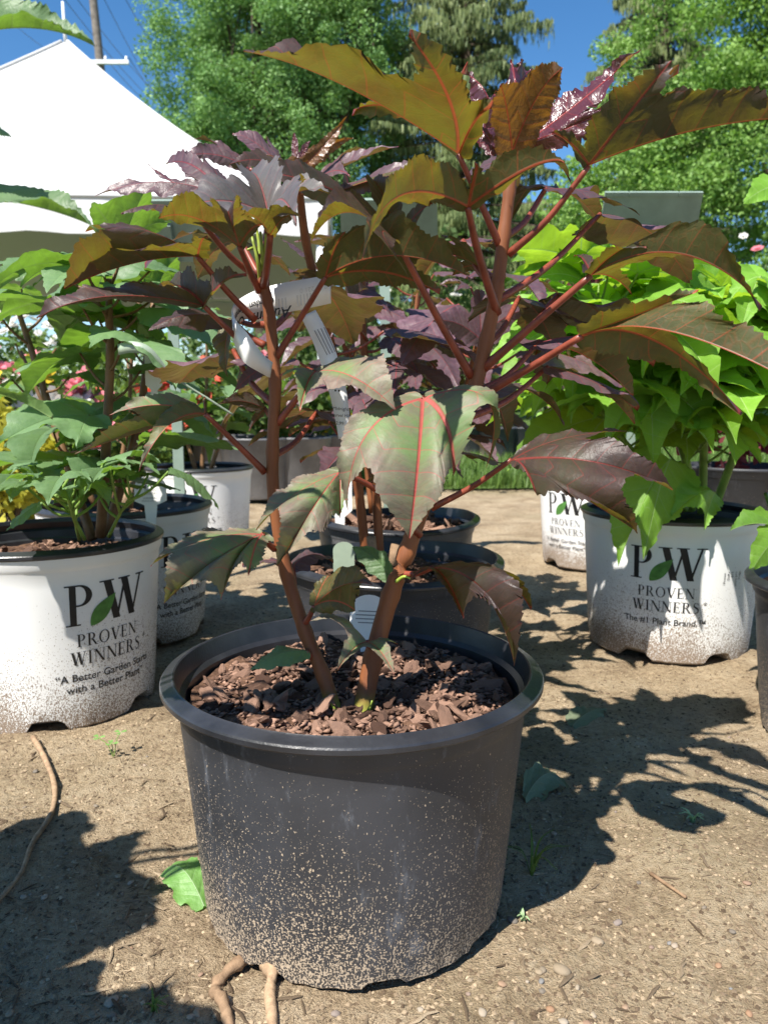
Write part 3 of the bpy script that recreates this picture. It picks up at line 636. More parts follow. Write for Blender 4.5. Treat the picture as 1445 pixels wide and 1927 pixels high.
H('purple_old', (516, 1032, .70), (494, 1005, .67), [(284, 1064, .61, .9, (390, 1015, .63)), (303, 1142, .585, 1.5, (400, 1060, .60)), (418, 1122, .60, 1.0), (470, 1070, .625, .8)], wk_=(.58, .58), seed=15, width=.32, web=.5, n_hint=(0, -.9, .5))
H('purple', (571, 1176, .69), (592, 1140, .68), [(620, 1082, .68, 1.1), (697, 1100, .64, 1.3), (655, 1140, .66, 1.0)], seed=16, width=.4, web=.6, n_hint=(.3, .7, .6))
H('purple', (752, 1080, .69), (815, 1068, .665), [(770, 1092, .64, .8), (870, 1160, .62, 1.0), (965, 1240, .60, 1.05, (905, 1110, .60)), (1000, 1152, .62, .9, (925, 1075, .63))], seed=17, width=.31, web=.5, n_hint=(0, -.6, .8))  # darker leaf material stands in for the shade on this leaf
H('green', (738, 1090, .70), (735, 1085, .72), [(662, 1030, .74, 1.3)], seed=18, width=.3)
H('purple_old', (695, 1215, .68), (691, 1208, .665), [(584, 1168, .65, 1.2, (640, 1165, .655)), (634, 1264, .625, 1.1), (741, 1268, .625, 1.2), (750, 1214, .65, 1.0)], seed=19, width=.34, web=.5, n_hint=(0, -.8, .6), N=140)
H('green', (590, 1240, .685), (578, 1225, .675), [(466, 1266, .655, 1.4)], seed=20, width=.27, N=110)
H('purple', (812, 956, .70), (962, 865, .665), [(1180, 812, .66, 1.1, (1060, 825, .66)), (1260, 920, .61, 1.25, (1110, 868, .62)), (1197, 1000, .59, 1.1, (1085, 930, .60)), (990, 885, .64, .7)], (890, 915, .685), seed=21, width=.31, web=.5, n_hint=(0, -.4, .9))  # shaded leaf: its shade is put in by the dark blade colour
# leaves of the left stem
H('purple', (480, 602, .70), (372, 483, .655), [(160, 437, .585, 1.15, (270, 432, .60)), (112, 550, .60, 1.75, (245, 498, .605)), (392, 452, .60, .8)], (425, 545, .68), seed=22, width=.32, web=.5)
H('purple', (512, 702, .70), (384, 576, .645), [(76, 596, .565, 1.15, (215, 557, .575)), (300, 545, .69, 1.0), (462, 514, .62, 1.0)], (450, 640, .68), seed=23, width=.30, web=.5, out0=(0, 1, .22))
H('purple', (498, 650, .70), (437, 603, .70), [(278, 624, .66, 1.5, (355, 592, .675))], seed=24, width=.25, n_hint=(0, -.6, .8))
H('purple', (488, 548, .70), (451, 465, .66), [(298, 412, .58, 1.3, (372, 412, .60)), (440, 432, .56, .7, (430, 400, .575)), (500, 425, .62, 1.0)], (468, 505, .68), seed=25, width=.36, web=.6, out0=(0, 1, .22), out1=(0, 1, .22))
H('painted_sheen', (492, 500, .70), (505, 405, .70), [(338, 394, .60, 1.25, (425, 378, .63)), (470, 328, .78, 1.2), (628, 370, .66, 1.3, (565, 360, .68)), (560, 425, .58, .9)], seed=26, width=.36, web=.62, n_hint=(0, -.35, 1))
H('purple', (495, 540, .70), (509, 443, .63), [(455, 404, .585, 1.1), (566, 408, .585, 1.2)], seed=27, width=.4, web=.6, out0=(0, 1, .22), out1=(0, 1, .22), pr=(.0034, .0026))
H('purple_back', (488, 520, .71), (425, 372, .73), [(188, 366, .72, 1.2, (310, 342, .72)), (276, 306, .76, .6, (345, 352, .745)), (310, 311, .80, .6), (383, 312, .80, .9)], seed=28, width=.26, web=.35, n_hint=(0, -.5, .8))
H('purple', (488, 525, .71), (372, 408, .66), [(232, 399, .62, 1.4)], seed=29, width=.22)
H('purple_old', (498, 888, .70), (387, 780, .655), [(203, 783, .62, 1.5, (300, 762, .63)), (139, 855, .645, .7, (260, 815, .645)), (263, 886, .60, 1.0, (320, 800, .62)), (385, 745, .67, .8)], (445, 835, .68), seed=30, width=.28, web=.45, n_hint=(0, -.35, 1))
H('purple', (505, 610, .70), (440, 600, .72), [(430, 712, .70, 1.3, (425, 650, .705))], seed=31, width=.24, n_hint=(.5, .8, .3))
H('purple_back', (520, 740, .71), (515, 690, .75), [(395, 705, .74, 1.3), (440, 740, .72, .9)], seed=32, width=.3)
H('purple', (516, 780, .71), (500, 770, .76), [(410, 762, .74, 1.2), (470, 810, .76, 1.0)], seed=33, width=.36)
# buds and stipules at the stem tips
def buds(root, spec, mat, r=.0016):
    for (a, b, c) in spec:
        sp = smooth_path([P(*a), P(*b), P(*c)], 4); v, f = tube(sp, taper(len(sp), r, r * .5), 6); link('bud_stalk', mesh('bud_stalk', rel(v, root.location), f, M[mat]), root)
buds(hero, [((490, 530, .70), (485, 490, .69), (474, 445, .69)), ((492, 520, .70), (494, 480, .69), (490, 436, .69)), ((494, 510, .70), (500, 470, .69), (500, 440, .68)), ((490, 515, .70), (481, 470, .695), (466, 470, .69)), ((490, 500, .70), (488, 460, .70), (482, 425, .70))], 'bud', .0022)
buds(hero, [((966, 320, .70), (975, 280, .69), (985, 245, .69)), ((966, 310, .70), (960, 280, .69), (950, 240, .69)), ((968, 310, .70), (980, 270, .69), (1000, 240, .69)), ((966, 310, .70), (945, 285, .70), (930, 262, .70))], 'petiole_red', .0022)
buds(hero, [((636, 1348, .672), (630, 1335, .665), (622, 1322, .664)), ((682, 1350, .665), (694, 1334, .66), (700, 1318, .66)), ((745, 1095, .68), (760, 1085, .675), (775, 1090, .672))], 'bud', .0018)

# ------------------------------------------------------------------ generic hibiscus leaves and plants
def variants(mat, n, shape, seed, wk_=(.52, .5)):
    out = []
    r = random.Random(seed)
    for k in range(n):
        ls = []
        for (x, y, z, wf) in shape:
            j = lambda s: r.uniform(-s, s)
            tip = Vector((x + j(.07), y + j(.07), z + j(.10))); ls.append((tip, Vector((0, 0, .09 + j(.05))), wf))
        v, f, uv = leaf_geo((0, 0, 0), ls, n_hint=(0, 0, 1), width=.30, web=.55, seed=seed * 10 + k, N=130, rings=3, teeth=.04, wave=.035, wk_=wk_)
        out.append(mesh('leaf', v, f, M[mat], uv=uv))
    return out
SH3 = [(-.52, .50, -.10, 1.0), (0, 1, -.20, 1.25), (.52, .50, -.10, 1.0)]
SH1 = [(0, 1, -.22, 1.9)]
SH5 = [(-.62, .15, -.10, .8), (-.5, .62, -.12, 1.0), (0, 1, -.2, 1.1), (.5, .62, -.12, 1.0), (.62, .15, -.10, .8)]
VAR = {'green': variants('green', 5, SH3, 3, (.85, .85)) + variants('green', 2, SH1, 4), 'lime': variants('lime', 6, SH5, 5, (.85, 1.15)) + variants('lime', 2, SH3, 6, (.7, .8)), 'purple_back': variants('purple_back', 5, SH3, 7) + variants('purple_back', 2, SH1, 8), 'weed': variants('weed', 3, SH1, 9)}
def put_leaf(root, me, base, dirv, size, nrm=None, node=None, pmat='stem_green', pr=.002, name='leaf'):
    """a leaf object at a world base pointing along dirv; its petiole runs from node"""
    y = Vector(dirv).normalized(); z = Vector(nrm) if nrm is not None else Vector((0, 0, 1)); z = (z - y * z.dot(y)).normalized(); x = y.cross(z)
    m = Matrix((x, y, z)).transposed().to_4x4() @ Matrix.Scale(size, 4); m.translation = Vector(base) - root.location
    o = link(name, me, root); o.matrix_local = m
    if node is not None:
        mi = m.inverted(); a = mi @ (Vector(node) - root.location); b = Vector((0, 0, 0)); c = (a + b) / 2 + mi.to_3x3() @ Vector((0, 0, -.008))
        sp = smooth_path([a, c, b], 4); v, f = tube(sp, taper(len(sp), pr * 1.2 / size, pr * .8 / size), 6); link('petiole', mesh('petiole', v, f, M[pmat]), o)
    return o
def gen_plant(root, stems, kind, smat, pmat, seed, leaves, size=(.08, .13), r0=.006, tmin=.1, droop=(-.5, .1), pet=(.04, .10), shoots=0):
    r = random.Random(seed); va = VAR[kind]
    for si, st in enumerate(stems):
        sp = smooth_path(st, 6); v, f = tube(sp, taper(len(sp), r0, r0 * .45), 9); link('stem', mesh('stem', rel(v, root.location), f, M[smat]), root)
        n = leaves[si] if hasattr(leaves, '__len__') else leaves; az = r.uniform(0, 6.28)
        for k in range(n):
            t = tmin + (1 - tmin) * (k + r.uniform(0, .6)) / n; t = min(t, .999); i = int(t * (len(sp) - 1)); nd = sp[i].lerp(sp[i + 1], t * (len(sp) - 1) - i)
            az += 2.4 + r.uniform(-.35, .35); el = r.uniform(.3, .9) if t < .9 else r.uniform(.7, 1.2)
            h = Vector((math.cos(az), math.sin(az), 0)); pl = r.uniform(*pet) * (1 if t < .9 else .45)
            b = nd + (h * math.cos(el) + Vector((0, 0, math.sin(el)))) * pl
            dr = r.uniform(*droop) if t < .88 else r.uniform(.0, .9)
            s = r.uniform(size[0] * .8, size[1] * 1.08) * (1 if t < .88 else .65)
            tw = Vector((r.uniform(-.35, .35), r.uniform(-.35, .35) - .1, 1))
            put_leaf(root, r.choice(va), b, h + Vector((r.uniform(-.3, .3), r.uniform(-.3, .3), dr)), s, tw, nd, pmat, .0021)
def stake_tag(name, label, loc, wd, ht, lean, group=None, lines=0, mat='tag_white', arch=True, rz=0, txt=None, cat='plant tag'):
    """a plastic label pushed into soil: rounded head, pointed stem"""
    o = empty(name, loc, label, cat, group, rz)
    n = 12; pts = [(-wd / 2, ht * .45)]
    for i in range(n + 1):
        a = math.pi - math.pi * i / n; pts.append((wd / 2 * math.cos(a), ht - wd / 2 * .8 + wd / 2 * .8 * math.sin(a)) if arch else ((-1 if i < n / 2 else 1) * wd / 2, ht))
    if not arch: pts = [(-wd / 2, ht * .45), (-wd / 2, ht), (wd / 2, ht)]
    pts += [(wd / 2, ht * .45), (wd * .2, ht * .36), (wd * .12, -ht * .25), (0, -ht * .33), (-wd * .12, -ht * .25), (-wd * .2, ht * .36)]
    rot = Matrix.Rotation(lean, 3, 'X'); th = .0006
    v = [rot @ Vector((x, -th, z)) for x, z in pts] + [rot @ Vector((x, th, z)) for x, z in pts]; k = len(pts)
    f = [tuple(range(k))[::-1], tuple(range(k, 2 * k))] + [(i, (i + 1) % k, k + (i + 1) % k, k + i) for i in range(k)]
    link('blade', mesh('blade', v, f, M[mat], smooth=False), o)
    for (tv, tf, x0, z0, m) in (txt or []):
        link('printed_text', mesh('printed_text', [rot @ Vector((x + x0, -th - .0003 - z, y + z0)) for x, y, z in tv], tf, M[m], smooth=False), o)
    for i in range(lines):
        z0 = ht * (.9 - .05 * i) - wd * .25; wl = wd * (.35 if i % 3 else .28); bv, bf = box(-wl, wl, -th - .0005, -th - .0002, z0, z0 + ht * .014)
        link('printed_line', mesh('printed_line', [rot @ Vector(p) for p in bv], bf, M['tag_dark'], smooth=False), o)
    return o

# ---- green plants in white pots, to the left
WP = dict(Rr=.181, Rt=.172, Rb=.156, h=.28, mat='pot_white', notch=6)
def white_pot(name, label, loc, angs, line3, line4, na, cat='plant', soil_z=.045, nchip=40):
    o = empty(name, loc, label, cat); pr = []
    for a in angs: pr += pw_print(R(a), line3, line4=line4)
    p_, s_ = pot_parts(o, notch_a=R(na), prints=pr, soil_z=soil_z, **WP); chips(s_, .15, .28 - soil_z + .002, nchip, 300, .010, seed=int(abs(loc[0] * 100 + loc[1] * 37))); return o, p_
A1 = ('“A Better Garden Starts', 'with a Better Plant”')
l1, _ = white_pot('potted_hibiscus', 'green leaved hibiscus in splashed white pot with full printed slogan about a better garden', (-.546, 1.235, 0), (-38, 82, 202), *A1, na=-73)
def pw(px, py, Y): return P(px, py, Y)
gen_plant(l1, [[pw(190, 1010, 1.22), pw(200, 850, 1.2), pw(208, 680, 1.18), pw(206, 600, 1.16), pw(206, 560, 1.15), pw(206, 525, 1.14)], [pw(175, 1015, 1.25), pw(120, 850, 1.3), pw(60, 660, 1.32), pw(30, 570, 1.32)], [pw(200, 1010, 1.24), pw(260, 800, 1.3), pw(280, 640, 1.32), pw(290, 560, 1.34)]], 'green', 'stem_brown', 'stem_brown', 21, [22, 11, 9], (.11, .18), .0085, .12)
gen_plant(l1, [[pw(160, 1015, 1.12), pw(130, 960, 1.08), pw(90, 925, 1.05)], [pw(150, 1015, 1.14), pw(140, 970, 1.08), pw(130, 930, 1.06)], [pw(205, 1010, 1.15), pw(230, 960, 1.12), pw(250, 930, 1.10)]], 'green', 'stem_green', 'stem_green', 22, 7, (.05, .085), .003, .3)
l2, _ = white_pot('potted_hibiscus', 'green hibiscus in white pot holding an arched white label, with a pruned stub', (-.552, 1.63, 0), (-27, 93), *A1, na=-60)
gen_plant(l2, [[pw(215, 950, 1.62), pw(240, 800, 1.62), pw(250, 640, 1.62)], [pw(180, 950, 1.66), pw(100, 800, 1.7), pw(40, 660, 1.7)]], 'green', 'stem_brown', 'stem_brown', 24, [9, 8], (.08, .13), .007, .3)
sv, sf = tube([pw(240, 955, 1.55), pw(243, 930, 1.55), pw(247, 905, 1.55)], [.012, .0115, .011], 10, .06); link('pruned_stub', mesh('pruned_stub', rel(sv, l2.location), sf, M['wood']), l2)
l3, _ = white_pot('potted_hibiscus', 'smaller green hibiscus in white pot standing beside the grey metal stake', (-.628, 2.62, 0), (-82, 38, 158), *A1, na=-40)
gen_plant(l3, [[pw(380, 890, 2.6), pw(385, 800, 2.6), pw(390, 680, 2.6), pw(385, 590, 2.6)], [pw(395, 890, 2.6), pw(430, 780, 2.6), pw(455, 690, 2.6)], [pw(370, 890, 2.6), pw(340, 780, 2.6), pw(320, 640, 2.6)]], 'green', 'stem_brown', 'stem_green', 26, [9, 7, 7], (.10, .17), .008, .25)
# ---- lime plant in a white pot, to the right
r1, p1 = white_pot('potted_hibiscus', 'bright lime green hibiscus in white pot with printed number one plant slogan', (.585, 1.548, 0), (-112, 8, 128), 'The #1 Plant Brand.™', None, na=-72, soil_z=.05)
fine = []
for k, s in enumerate(('Proven Winners, LLC', 'DeKalb, IL 60115', '815-895-8130', 'www.provenwinners.com', 'Trigger 11.88 liter')):
    v, f = sans2d(s, .0072); fine.append(('printed_line', [(-y + k * .0085, x, 0) for x, y, _ in v], f))
for nm, v, f in fine:
    v, f = cut_columns(v, f, .006); an = R(-75); vv = [((.167 + .0006) * math.cos(an + x / .167), (.167 + .0006) * math.sin(an + x / .167), .19 + y) for x, y, _ in v]
    link(nm, mesh(nm, vv, f, M['ink'], smooth=False), p1)
gen_plant(r1, [[pw(1300, 960, 1.50), pw(1285, 850, 1.47), pw(1200, 690, 1.42), pw(1150, 610, 1.40), pw(1120, 560, 1.40)], [pw(1320, 965, 1.53), pw(1325, 800, 1.5), pw(1330, 650, 1.48), pw(1335, 580, 1.47)], [pw(1340, 965, 1.55), pw(1400, 800, 1.5), pw(1440, 660, 1.45), pw(1460, 570, 1.42)]], 'lime', 'stem_green', 'stem_green', 31, [30, 30, 28], (.15, .22), .009, .18, (-.35, .2), (.06, .14))
gen_plant(r1, [[pw(1290, 960, 1.48), pw(1200, 860, 1.44), pw(1120, 760, 1.42), pw(1060, 660, 1.42)]], 'lime', 'stem_green', 'stem_green', 37, [16], (.15, .20), .006, .3, (-.45, .1), (.06, .12))
def RL(node, base, lobes, seed, **k): hero_leaf(r1, 'lime', node, base, lobes, seed=seed, pmat='stem_green', pr=(.003, .002), N=170, wk_=(.8, 1.0), **k)
RL((1235, 740, 1.44), (1222, 718, 1.36), [(1060, 790, 1.33, 1.1), (1135, 850, 1.30, 1.1), (1228, 885, 1.29, 1.2), (1355, 838, 1.31, 1.2), (1370, 750, 1.36, .9)], 101, width=.34, web=.75, n_hint=(0, -.8, .6))
RL((1160, 620, 1.41), (1105, 535, 1.36), [(962, 493, 1.33, 1.0), (1040, 470, 1.40, .9), (1000, 530, 1.30, .9)], 102, width=.27, web=.5)
RL((1160, 640, 1.41), (1110, 575, 1.33), [(950, 556, 1.30, .9), (985, 605, 1.27, 1.1), (1060, 610, 1.28, 1.0)], 103, width=.26, web=.5, n_hint=(0, -.6, .8))
RL((1190, 690, 1.42), (1080, 655, 1.38), [(930, 745, 1.33, 1.3), (1000, 790, 1.33, 1.1), (1075, 800, 1.34, 1.0)], 104, width=.3, web=.5, n_hint=(0, -.8, .6))
RL((1280, 870, 1.46), (1260, 865, 1.36), [(1215, 1030, 1.30, 1.3), (1160, 1075, 1.28, 1.3)], 105, width=.33, web=.5, n_hint=(0, -1, .3))
RL((1300, 900, 1.46), (1345, 928, 1.38), [(1250, 985, 1.33, 1.2, (1310, 930, 1.34)), (1325, 990, 1.34, 1.1)], 106, width=.33, n_hint=(0, -.8, .6))
RL((1440, 930, 1.40), (1480, 1000, 1.20), [(1370, 1000, 1.18, 1.2), (1400, 965, 1.22, .8), (1405, 1090, 1.16, 1.0)], 107, width=.3)
RL((1450, 500, 1.40), (1490, 352, 1.25), [(1396, 385, 1.22, 1.2), (1430, 330, 1.26, .8)], 108, width=.28)
RL((1345, 540, 1.47), (1360, 560, 1.40), [(1240, 480, 1.40, 1.0), (1190, 590, 1.35, 1.2), (1300, 640, 1.33, 1.1)], 109, width=.3, web=.5, n_hint=(0, -.6, .8))
RL((1440, 560, 1.42), (1430, 520, 1.33), [(1370, 570, 1.30, 1.0), (1390, 640, 1.26, 1.0), (1460, 640, 1.27, 1.0)], 110, width=.32, web=.6, n_hint=(0, -.6, .8))
r2, _ = white_pot('potted_hibiscus', 'white printed pot with green hibiscus standing on soil at the grass edge', (.655, 2.36, 0), (-138, -18), *A1, na=-100)
gen_plant(r2, [[pw(1105, 890, 2.36), pw(1090, 780, 2.36), pw(1070, 690, 2.36)], [pw(1130, 890, 2.36), pw(1180, 760, 2.36), pw(1220, 660, 2.36)]], 'lime', 'stem_green', 'stem_green', 33, [16, 14], (.13, .18), .008, .2)
# ---- purple plants in black pots behind
b1 = empty('potted_hibiscus', (.014, 1.245, 0), 'purple hibiscus with pale glossy crown in the second black pot of the row', 'plant')
_, s_ = pot_parts(b1, .183, .1665, .148, .237, 'pot_black', notch=7, soil_z=.035, warp=.004); chips(s_, .15, .204, 60, 400, .010, seed=5)
B = lambda mat, node, base, lobes, seed, **k: hero_leaf(b1, mat, node, base, lobes, seed=seed, N=150, rings=5, **k)
px_stem(b1, [(690, 1062, 1.22), (672, 900, 1.2), (640, 720, 1.15), (600, 560, 1.08), (575, 450, 1.04), (562, 345, 1.0)], .008, .005, 'stem_red')
px_stem(b1, [(715, 1066, 1.22), (705, 880, 1.22), (688, 700, 1.2), (682, 560, 1.2), (690, 470, 1.2)], .008, .004, 'stem_red')
px_stem(b1, [(760, 1066, 1.24), (840, 860, 1.24), (900, 640, 1.22), (918, 560, 1.22)], .006, .004, 'stem_red')
sv, sf = join([tube([pw(705, 1072, 1.18), pw(698, 1010, 1.18)], [.008, .0075], 9, .06), tube([pw(735, 1074, 1.17), pw(745, 1025, 1.17)], [.008, .0075], 9, .06)])
link('pruned_stub', mesh('pruned_stub', rel(sv, b1.location), sf, M['wood']), b1)
N1 = (566, 360, 1.0)
B('purple_back', N1, (535, 322, .98), [(436, 250, .97, 1.5), (500, 262, 1.02, .9)], 51, width=.3, n_hint=(0, -.8, .5))
B('purple_back', N1, (470, 318, .97), [(368, 262, .96, 1.0), (345, 296, .94, .9)], 52, width=.25, n_hint=(0, -.6, .8))
B('purple_young', N1, (552, 325, .97), [(656, 215, .95, .9, (605, 280, .95))], 53, width=.16, n_hint=(.4, .8, .4))
B('purple_young', N1, (565, 325, .99), [(668, 260, .98, 1.0)], 54, width=.18, n_hint=(.2, .5, .8))
B('purple_back', N1, (590, 345, .96), [(660, 330, .90, 1.0), (750, 275, .94, 1.1, (670, 303, .94)), (690, 280, 1.0, 1.0)], 55, width=.25, web=.4, n_hint=(0, -.6, .8))
B('purple_young', N1, (558, 322, .99), [(552, 250, 1.0, 1.0), (585, 265, 1.0, .9)], 56, width=.2, n_hint=(0, -.8, .4))
B('purple', N1, (560, 335, .95), [(430, 310, .88, 1.3), (500, 290, .95, 1.0)], 57, width=.22)
B('purple', N1, (660, 372, .93), [(470, 324, .86, 1.2, (560, 335, .87)), (640, 300, .95, 1.0)], 58, width=.2, n_hint=(0, 0, 1))
B('purple_back', N1, (640, 360, .93), [(830, 333, .86, 1.3, (740, 330, .87)), (760, 360, .88, 1.2)], 59, width=.26, n_hint=(0, -.3, 1))
B('purple_back', (690, 500, 1.2), (690, 480, 1.15), [(560, 455, 1.08, 1.2), (600, 520, 1.05, 1.1), (770, 490, 1.10, 1.1)], 60, width=.3, n_hint=(0, -.6, .8))
B('purple_back', (690, 640, 1.2), (655, 575, 1.13), [(640, 500, 1.10, 1.3), (695, 545, 1.08, 1.3), (620, 640, 1.06, 1.0)], 61, width=.36, n_hint=(0, -.8, .6))
B('purple_back', (915, 600, 1.22), (905, 640, 1.10), [(815, 605, 1.06, 1.2), (900, 545, 1.12, 1.4), (985, 585, 1.06, 1.4)], 62, width=.36, n_hint=(0, -.9, .5))
gen_plant(b1, [[pw(690, 1040, 1.22), pw(672, 900, 1.2), pw(640, 720, 1.15), pw(600, 560, 1.08)], [pw(715, 1040, 1.22), pw(705, 880, 1.22), pw(688, 700, 1.2), pw(684, 500, 1.2)], [pw(765, 1040, 1.24), pw(840, 860, 1.24), pw(900, 640, 1.22), pw(915, 570, 1.22)]], 'purple_back', 'stem_red', 'petiole_red', 41, [9, 13, 12], (.09, .14), .005, .3)
b2 = empty('potted_hibiscus', (.026, 1.66, 0), 'bushy purple hibiscus in the faded grey pot with pinkish bark mulch', 'plant')
_, s_ = pot_parts(b2, .183, .1665, .148, .245, 'pot_grey', notch=7, soil_z=.022, warp=.005); chips(s_, .15, .225, 90, 500, .012, seed=6)
gen_plant(b2, [[pw(700, 965, 1.66), pw(680, 800, 1.66), pw(640, 620, 1.66), pw(610, 500, 1.66)], [pw(760, 970, 1.66), pw(770, 800, 1.66), pw(780, 620, 1.66), pw(790, 500, 1.66)], [pw(790, 970, 1.66), pw(860, 800, 1.66), pw(900, 660, 1.66)]], 'purple_back', 'stem_red', 'petiole_red', 43, [18, 20, 14], (.10, .15), .007, .25)
# ---- neighbours that reach into the frame
n1 = empty('potted_hibiscus', (-.72, .33, 0), 'green hibiscus reaching into view with broad shaded leaves beside the splashed white pot', 'plant')
_, s_ = pot_parts(n1, .183, .1665, .148, .237, 'pot_black', notch=7, soil_z=.035); chips(s_, .15, .204, 30, 100, .010, seed=8)
gen_plant(n1, [[Vector((-.72, .33, .2)), Vector((-.70, .34, .4)), Vector((-.68, .34, .60))], [Vector((-.75, .33, .2)), Vector((-.80, .36, .42)), Vector((-.82, .40, .62))], [Vector((-.72, .30, .2)), Vector((-.64, .24, .38)), Vector((-.56, .20, .56))], [Vector((-.70, .34, .2)), Vector((-.60, .36, .32)), Vector((-.55, .40, .44))]], 'green', 'stem_brown', 'stem_green', 51, [20, 14, 20, 12], (.15, .21), .008, .1)
px_v, px_f = tube(smooth_path([Vector((-.72, .32, .2)), Vector((-.69, .34, .5)), Vector((-.66, .34, .76))], 6), taper(13, .008, .004), 9); link('stem', mesh('stem', rel(px_v, n1.location), px_f, M['stem_brown']), n1)
NL = lambda node, base, lobes, seed, **k: hero_leaf(n1, 'green', None, base, lobes, seed=seed, **k)
def NP(o, node, base):
    sp = smooth_path([Vector(node), (Vector(node) + P(*base)) / 2 + Z(.01), P(*base)], 5); v, f = tube(sp, taper(len(sp), .004, .003), 8); link('petiole', mesh('petiole', rel(v, n1.location), f, M['stem_green']), o)
o = NL(None, (-190, 372, .46), [(-60, 330, .50, 1.0), (188, 432, .45, 1.1, (20, 380, .455)), (-60, 440, .43, 1.0)], 71, width=.29, n_hint=(0, -.5, .8)); NP(o, (-.68, .34, .5), (-190, 372, .46))
o = NL(None, (-180, 120, .46), [(-50, 20, .46, 1.0), (176, 86, .44, 1.0, (10, 55, .445)), (-60, 130, .42, .9)], 72, width=.2, n_hint=(0, .2, 1)); NP(o, (-.66, .34, .72), (-180, 120, .46))
o = NL(None, (-150, 220, .46), [(28, 264, .44, 1.2)], 73, width=.2); NP(o, (-.67, .34, .68), (-150, 220, .46))
o = NL(None, (-170, 720, .50), [(100, 790, .49, 1.2, (-20, 735, .50)), (-30, 780, .46, 1.0)], 74, width=.26, n_hint=(0, -.4, .9)); NP(o, (-.70, .34, .35), (-170, 720, .50))
n2 = empty('nursery_pot', (.718, 1.08, 0), 'black pot with a lime leafed plant, its rim edge beside the bright lime hibiscus', 'plant')
_, s_ = pot_parts(n2, .183, .1665, .148, .237, 'pot_black', notch=7, soil_z=.035)
gen_plant(n2, [[Vector((.77, 1.08, .2)), Vector((.81, 1.08, .4)), Vector((.87, 1.06, .66))], [Vector((.79, 1.10, .2)), Vector((.86, 1.10, .4)), Vector((.92, 1.10, .62))]], 'lime', 'stem_green', 'stem_green', 55, [13, 13], (.11, .15), .008, .35)

for k, (node, d, sz, pl) in enumerate([((912, 650, .70), (.5, .9, -.1), .15, .11), ((935, 540, .70), (-.3, 1, 0), .14, .10), ((945, 450, .70), (.7, .8, .1), .13, .09), ((850, 830, .70), (.4, 1, -.2), .16, .11), ((890, 740, .70), (.9, .6, -.1), .15, .10), ((510, 620, .70), (.3, 1, 0), .15, .10), ((514, 760, .70), (-.6, .9, -.1), .15, .11), ((513, 860, .70), (.5, 1, -.2), .14, .10), ((800, 940, .70), (.1, 1, -.2), .14, .09), ((500, 560, .70), (-.5, 1, .1), .14, .10), ((955, 400, .70), (.2, 1, .2), .12, .08), ((560, 1140, .695), (-.2, 1, -.1), .10, .06), ((930, 570, .70), (1, .7, 0), .15, .17), ((905, 690, .70), (1, 1, -.1), .15, .15), ((870, 790, .70), (1, .5, -.2), .13, .12)]):  # extra leaves added behind the stems to cast more shadow on soil and ground
    nd = P(*node); dv = Vector(d).normalized(); put_leaf(hero, VAR['purple_back'][k % 7], nd + dv * pl * .8 + Z(pl * .55), dv, sz, (0, -.1, 1), nd, 'petiole_red', .003)

# ------------------------------------------------------------------ labels and tags on the plants
def ribbon(pairs, n=6):
    a = smooth_path([P(*p[0]) for p in pairs], n); b = smooth_path([P(*p[1]) for p in pairs], n); return a, b
def ribbon_obj(name, label, pairs, mat, texts=(), group=None):
    a, b = ribbon(pairs); o = empty(name, a[0], label, 'plant tag', group); m = len(a); v = []; f = []
    for i in range(m): v += [a[i] - a[0], b[i] - a[0]]
    f = [(2 * i, 2 * i + 1, 2 * i + 3, 2 * i + 2) for i in range(m - 1)]
    bd = link('strip', mesh('strip', v, f, M[mat]), o); md = bd.modifiers.new('s', 'SOLIDIFY'); md.thickness = .0006; md.offset = 0
    ln = [0]
    for i in range(m - 1): ln.append(ln[-1] + (a[i + 1] - a[i]).length)
    for (tv, tf, u0, v0, flip, tm) in texts:                 # u along the strip (m), v across (0 top .. 1 bottom)
        vv = []
        for x, y, _ in tv:
            if flip: x, y = -x, -y
            s = u0 + x; i = max(0, min(m - 2, next((k for k in range(m - 1) if ln[k + 1] >= s), m - 2))); tt = (s - ln[i]) / max(ln[i + 1] - ln[i], 1e-6)
            A_ = a[i].lerp(a[i + 1], tt); B_ = b[i].lerp(b[i + 1], tt); wv = (B_ - A_); q = A_ + wv * v0 - wv.normalized() * y
            nn = (a[i + 1] - a[i]).cross(wv).normalized(); nn = nn if nn.y < 0 else -nn; vv.append(q + nn * .0007 - a[0])
        link('printed_text', mesh('printed_text', vv, tf, M[tm], smooth=False), o)
    return o
def tx(s, h, **k): return sans2d(s, h, **k)
lp = [((436, 584, .68), (440, 640, .68)), ((447, 566, .70), (452, 606, .70)), ((480, 547, .715), (486, 598, .715)), ((525, 534, .72), (530, 590, .72)), ((575, 525, .72), (580, 580, .72)), ((622, 517, .72), (623, 571, .72))]
ribbon_obj('loop_tag', 'white loop tag with upside down black lettering wrapped round the reddish stem', lp, 'tag_white',
           [(*tx('Autumn Oaks', .0135, shear=.3, bold=.01), .040, .80, True, 'ink'), (*tx('Garden', .0085, bold=.01), .050, .38, True, 'ink'), (*tx('Center', .0085, bold=.01), .020, .36, True, 'ink'), (*tx('_____________', .006), .040, .55, True, 'ink'),
            (*tx('lllll  lll', .014), .082, .5, True, 'tag_pink'), (*tx('8 87 221 0', .006), .10, .3, True, 'tag_pink')])
ribbon_obj('loop_tag', 'curled lower end of a white loop tag hanging against the reddish stem', [((437, 586, .678), (440, 642, .678)), ((446, 606, .66), (449, 664, .66)), ((468, 630, .65), (462, 684, .65)), ((492, 664, .66), (484, 698, .66)), ((513, 682, .68), (508, 711, .68))], 'tag_white')
